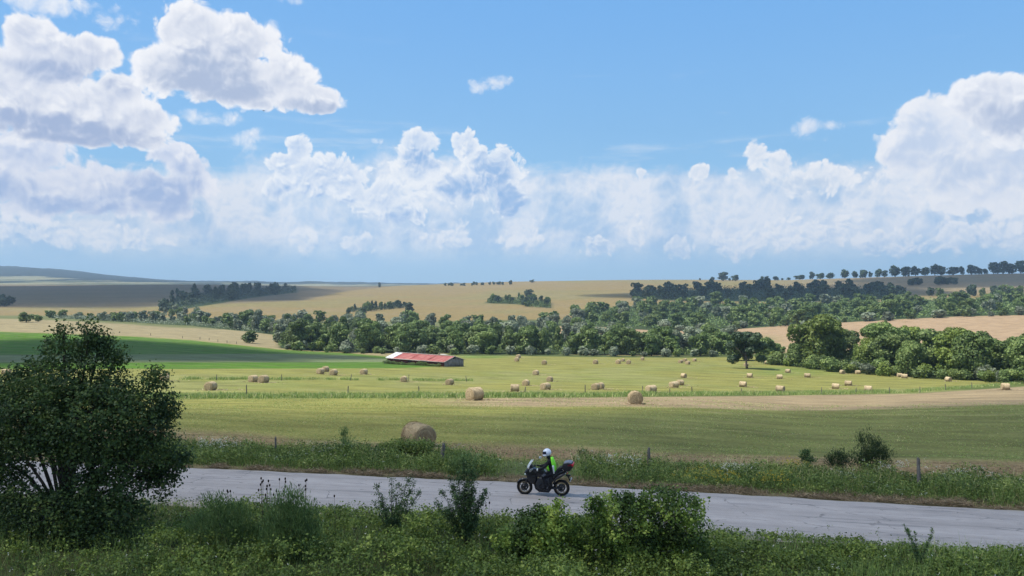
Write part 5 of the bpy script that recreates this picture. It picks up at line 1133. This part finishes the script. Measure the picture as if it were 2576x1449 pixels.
slab('lid', [(1185,560),(1205,508),(1300,492),(1365,510),(1380,535),(1290,545)], .245, GREYP, o, .88)
for s in (-1, 1): slab('reflector', [(1275,545),(1330,528),(1392,540),(1396,575),(1340,580),(1290,572)], .02, REDP, o, .9, bevel=.004, y0=s * .24)
slab('reflector', [(1385,535),(1400,540),(1402,590),(1388,600)], .22, REDP, o, .9, bevel=.004)
MB().tube([P3_(1120,640,.1), P3_(1180,625,.1), P3_(1310,690,.1)], .011, 6).tube([P3_(1120,640,-.1), P3_(1180,625,-.1), P3_(1310,690,-.1)], .011, 6).build('luggage_rack', DGREY, bike)
slab('mudguard_tail', [(1240,770),(1330,785),(1340,805),(1300,815),(1330,900),(1310,905),(1275,820),(1240,800)], .05, MATT, bike, .95, bevel=.004)
pc = np.array(P3_(1330, 880, 0)); pl = MB().box((0, 0, 0), (.012, .20, .17)).build('number_plate', WHITE_, bike); pl.location = (pc[0] - .015, 0, pc[2]); pl.rotation_euler = (0, R(-28), R(14))
slab('tail_lamp', [(1255,735),(1275,725),(1285,745),(1262,758)], .09, REDP, bike, .9, bevel=.004)
for s in (-1, 1):
    MB().tube([P3_(985,960,s*.13), P3_(1030,860,s*.16), P3_(1110,800,s*.18), P3_(1235,735,s*.19)], [.028, .040, .055, .045], 12).build('exhaust', DGREY, bike, smooth=True)
    MB().lathe([(.012,-.01),(.042,-.01),(.042,.012),(.012,.012)], 'X', P3_(1240,733,s*.19), 14).build('exhaust_tip', STEEL, bike)
    MB().tube([P3_(930,1050,s*.10), P3_(1040,1050,s*.105), P3_(1148,1050,s*.105)], [.040, .034, .028], 8).build('swingarm', DGREY, bike)
    MB().tube([P3_(560,630,0), P3_(560,615,s*.14), P3_(600,618,s*.30), P3_(625,625,s*.40)], .013, 8).build('handlebar', DGREY, bike)
    MB().tube([P3_(608,621,s*.32), P3_(630,627,s*.43)], .019, 8).build('grip', RUBBER, bike)
    MB().tube([P3_(560,600,s*.24), P3_(600,530,s*.32), P3_(650,480,s*.36)] if s < 0 else [P3_(545,610,s*.24), P3_(560,560,s*.33), P3_(570,520,s*.38)], .007, 6).build('mirror_arm', DGREY, bike)
    mc = P3_(668,455,-.38) if s < 0 else P3_(572,515,.40)
    mm = MB().lathe([(.001,-.016),(.040,-.012),(.052,0),(.044,.008)], 'X', n=16, closed=False).build('mirror', MATT, bike, smooth=True); mm.location = mc; mm.scale = (1, 1.2, .95); mm.rotation_euler = (0, 0, R(-55 if s < 0 else 10))
    g_ = MB().lathe([(.001,-.002),(.052,-.002),(.052,.003),(.001,.003)], 'X', n=16).build('mirror_glass', STEEL if s > 0 else WHITE_, mm); g_.location = (-.019, 0, 0)
    slab('indicator', [(395,720),(420,715),(425,750),(400,748)], .02, LAMP, bike, .9, bevel=.004, y0=s * .2)
    MB().tube([P3_(870,1010,s*.14), P3_(870,1020,s*.30)], .012, 6).build('footpeg', STEEL, bike)
    slab('hand_guard', [(505,640),(560,600),(590,610),(560,650),(520,680)], .02, STEEL if s > 0 else MATT, bike, .9, bevel=.004, y0=s * .33)
slab('headlamp', [(383,695),(405,670),(430,690),(440,740),(410,745)], .13, LAMP, bike, .8, bevel=.004)
secs = []
for t in np.linspace(0, 1, 6):
    Xs, Ys = 425 + (512 - 425) * t - 14 * math.sin(math.pi * t), 620 - (620 - 465) * t; c = P_(Xs, Ys); w = .17 * (1 - .45 * t)
    secs.append([(c[0] - .10 * (u * u), w * u, c[1]) for u in np.linspace(-1, 1, 9)])
V = np.array(secs).reshape(-1, 3); i = np.arange(54).reshape(6, 9); ws = obj('windscreen', mesh('windscreen', V, np.stack([i[:-1,:-1], i[:-1,1:], i[1:,1:], i[1:,:-1]], -1).reshape(-1, 4), [SCR], smooth=True), bike); so = ws.modifiers.new('thick', 'SOLIDIFY'); so.thickness = .006
MB().tube([secs[k][8] for k in range(6)], .008, 5).tube([secs[k][0] for k in range(6)], .008, 5).tube(secs[5], .008, 5).build('windscreen_edge', WHITE_, ws)
slab('instrument_panel', [(480,600),(500,560),(540,570),(560,610),(520,625)], .12, MATT, bike, .9)
MB().lathe([(.06,-.008),(.13,-.008),(.13,.008),(.06,.008)], 'Y', P3_(770, 985, .205), 22).build('engine_cover', MATT, bike)
# rider: one skinned body, with helmet, vest and gloves as clothing
rid = empty('person', (bx_, by_, .085), R(168.5), 'rider in black with a white helmet and lime green vest on the motorcycle', 'person')
J = [P3_(955,735,0), P3_(940,640,0), P3_(912,530,0), P3_(893,440,0), P3_(868,370,0)]; RAD = [.150, .145, .165, .075, .075]; E = [(0,1), (1,2), (2,3), (3,4)]
for s in (-1, 1):
    n = len(J); J += [P3_(898,478,s*.18), P3_(815,590,s*.29), P3_(690,632,s*.34), P3_(650,628,s*.36)]; RAD += [.088, .066, .048, .040]; E += [(2, n), (n, n+1), (n+1, n+2), (n+2, n+3)]
    n = len(J); J += [P3_(940,755,s*.11), P3_(765,765,s*.21), P3_(855,950,s*.22), P3_(880,1050,s*.22), P3_(800,1085,s*.22)]; RAD += [.115, .085, .068, .056, .046]; E += [(0, n), (n, n+1), (n+1, n+2), (n+2, n+3), (n+3, n+4)]
me = bpy.data.meshes.new('body'); me.from_pydata(J, E, []); bo = bpy.data.objects.new('body', me); COL.objects.link(bo)
sk = bo.modifiers.new('skin', 'SKIN'); lay_ = me.skin_vertices[0] if len(me.skin_vertices) else None
for v, q in zip(me.skin_vertices[0].data, RAD): v.radius = (q, q)
me.skin_vertices[0].data[0].use_root = True
ss = bo.modifiers.new('sub', 'SUBSURF'); ss.levels = ss.render_levels = 2
dg = bpy.context.evaluated_depsgraph_get(); body_me = bpy.data.meshes.new_from_object(bo.evaluated_get(dg)); bpy.data.objects.remove(bo)
body_me.materials.clear(); body_me.materials.append(CLOTH); body_me.polygons.foreach_set('use_smooth', np.ones(len(body_me.polygons), bool)); body_me.name = 'body'
obj('body', body_me, rid)
hc = np.array(P3_(848, 308, 0))
def shell(name, mt, parent, th0, th1, ph0, ph1, s, n=22, c=hc):
    """a patch of the helmet's shell between two turns and two heights"""
    th, ph = np.meshgrid(np.linspace(th0, th1, n), np.linspace(ph0, ph1, n)); V = np.stack([np.cos(ph) * np.cos(th) * s[0], np.cos(ph) * np.sin(th) * s[1], np.sin(ph) * s[2]], -1).reshape(-1, 3)
    i = np.arange(n * n).reshape(n, n); o = obj(name, mesh(name, V, np.stack([i[:-1,:-1], i[:-1,1:], i[1:,1:], i[1:,:-1]], -1).reshape(-1, 4), [mt], smooth=True), parent)
    return o
hel = shell('helmet', HELM, rid, -math.pi, math.pi, R(-62), R(90), (.170, .138, .155), 40); hel.location = tuple(hc); hel.rotation_euler = (0, R(12), 0)
so = hel.modifiers.new('thick', 'SOLIDIFY'); so.thickness = .012
shell('visor', VISOR, hel, R(-84), R(84), R(-28), R(24), (.181, .147, .165))
secs = []
for t in np.linspace(-1, 1, 11):
    a = R(82) * t; c = np.array([.185 * math.cos(a), .140 * math.sin(a), -.085]); secs.append([c + np.array([.016 * math.cos(q) * math.cos(a), .016 * math.cos(q) * math.sin(a), .034 * math.sin(q)]) for q in np.linspace(0, 2 * math.pi, 9)[:-1]])
MB().loft(secs).build('chin_bar', HELM, hel, smooth=True)
def vest(name, pts, a0, a1, mt, widths, depths, parent, grow=1.0):
    secs = []
    for (Xq, Yq), w, dp in zip(pts, widths, depths):
        c = P_(Xq, Yq); g = np.linspace(a0, a1, 13); secs.append(np.stack([c[0] + dp * grow * np.cos(g), w * grow * np.sin(g), np.full(13, c[1])], 1))
    V = np.concatenate(secs); i = np.arange(len(pts) * 13).reshape(-1, 13)
    o = obj(name, mesh(name, V, np.stack([i[:-1,:-1], i[:-1,1:], i[1:,1:], i[1:,:-1]], -1).reshape(-1, 4), [mt], smooth=True), parent); so = o.modifiers.new('thick', 'SOLIDIFY'); so.thickness = .01; return o
spine = [(915,395), (912,440), (915,500), (925,560), (938,620), (950,680), (960,735)]
vb = vest('vest', spine, R(112), R(248), LIME, [.13, .19, .205, .20, .19, .185, .18], [.09, .135, .180, .195, .185, .165, .14], rid)
vest('vest_front', spine[2:6], R(-66), R(66), LIME, [.205, .20, .19, .185], [.165, .170, .175, .18], vb)
for (u0, u1) in ((R(112), R(134)), (R(226), R(248))): vest('reflective_band', spine[3:], u0, u1, SILV, [.20, .19, .185, .18], [.195, .185, .165, .14], vb, 1.03)
MB().lathe([(.075,-.05),(.085,0),(.075,.05),(.06,.05),(.06,-.05)], 'Z', P3_(878,405,0), 18).build('collar', CLOTH, rid, smooth=True)
for s in (-1, 1):
    a = np.array(P3_(655, 628, s * .36)); g = np.array(P3_(618, 623, s * .375)); m = MB()
    th = np.linspace(0, 2 * math.pi, 9)[:-1]; m.loft([[(a[0] + (g[0] - a[0]) * t * .9, a[1] + .036 * math.cos(q) * w + (g[1] - a[1]) * t, a[2] + .020 * math.sin(q) + .022 * t) for q in th] for t, w in ((0, .9), (.5, 1.2), (1, 1.2))])
    for k, ln in enumerate((.9, 1.0, .95, .8)):
        y = g[1] + (k - 1.5) * .021; m.tube([(g[0] - .012, y, g[2] + .024), (g[0] + .020 * ln, y, g[2] + .022), (g[0] + .030 * ln, y, g[2] - .004), (g[0] + .010, y, g[2] - .024 * ln)], [.0115, .011, .0105, .009], 6)
    m.tube([(a[0] + .012, g[1] - s * .040, a[2]), (g[0] - .012, g[1] - s * .046, g[2] - .016), (g[0] + .012, g[1] - s * .040, g[2] - .022)], [.012, .012, .010], 6)
    m.build('glove', CLOTH, rid, smooth=True)
    MB().lathe([(.038,-.02),(.052,-.015),(.050,.03),(.040,.03)], 'X', P3_(680, 630, s * .345), 12).build('glove_cuff', SILV if s > 0 else CLOTH, rid, smooth=True)
    kp = slab('knee_pad', [(755,765),(800,720),(850,738),(800,785)], .02, GREYP, rid, .9, bevel=.004, y0=s * .285)
    bt = slab('boot', [(790,1075),(800,1055),(850,1045),(870,985),(905,985),(905,1080),(880,1095),(800,1100)], .05, MATT, rid, .85, y0=s * .22)
# ------------------------------------------------------------------ a bird far off in the sky
d = 130.0; bird = empty('bird', ((663 - CX) / F * d, d, CAMZ + (CY - 278.5) * d / F), R(12), 'tiny dark bird gliding below the big cloud', 'bird')
FEA, _ = mat('dark_feathers', .8, .2, (.05, .055, .065))
MB().lathe([(.001,-.2),(.035,-.12),(.055,0),(.045,.10),(.03,.16),(.001,.21)], 'X', n=10, closed=False).build('body', FEA, bird, smooth=True)
for s in (-1, 1): MB().loft([[(.07, s*.03, .02), (-.07, s*.03, .02), (-.07, s*.03, .01), (.07, s*.03, .01)], [(.06, s*.16, .06), (-.05, s*.16, .06), (-.05, s*.16, .052), (.06, s*.16, .052)], [(-.01, s*.33, .02), (-.06, s*.33, .02), (-.06, s*.33, .015), (-.01, s*.33, .015)]]).build('wing', FEA, bird)
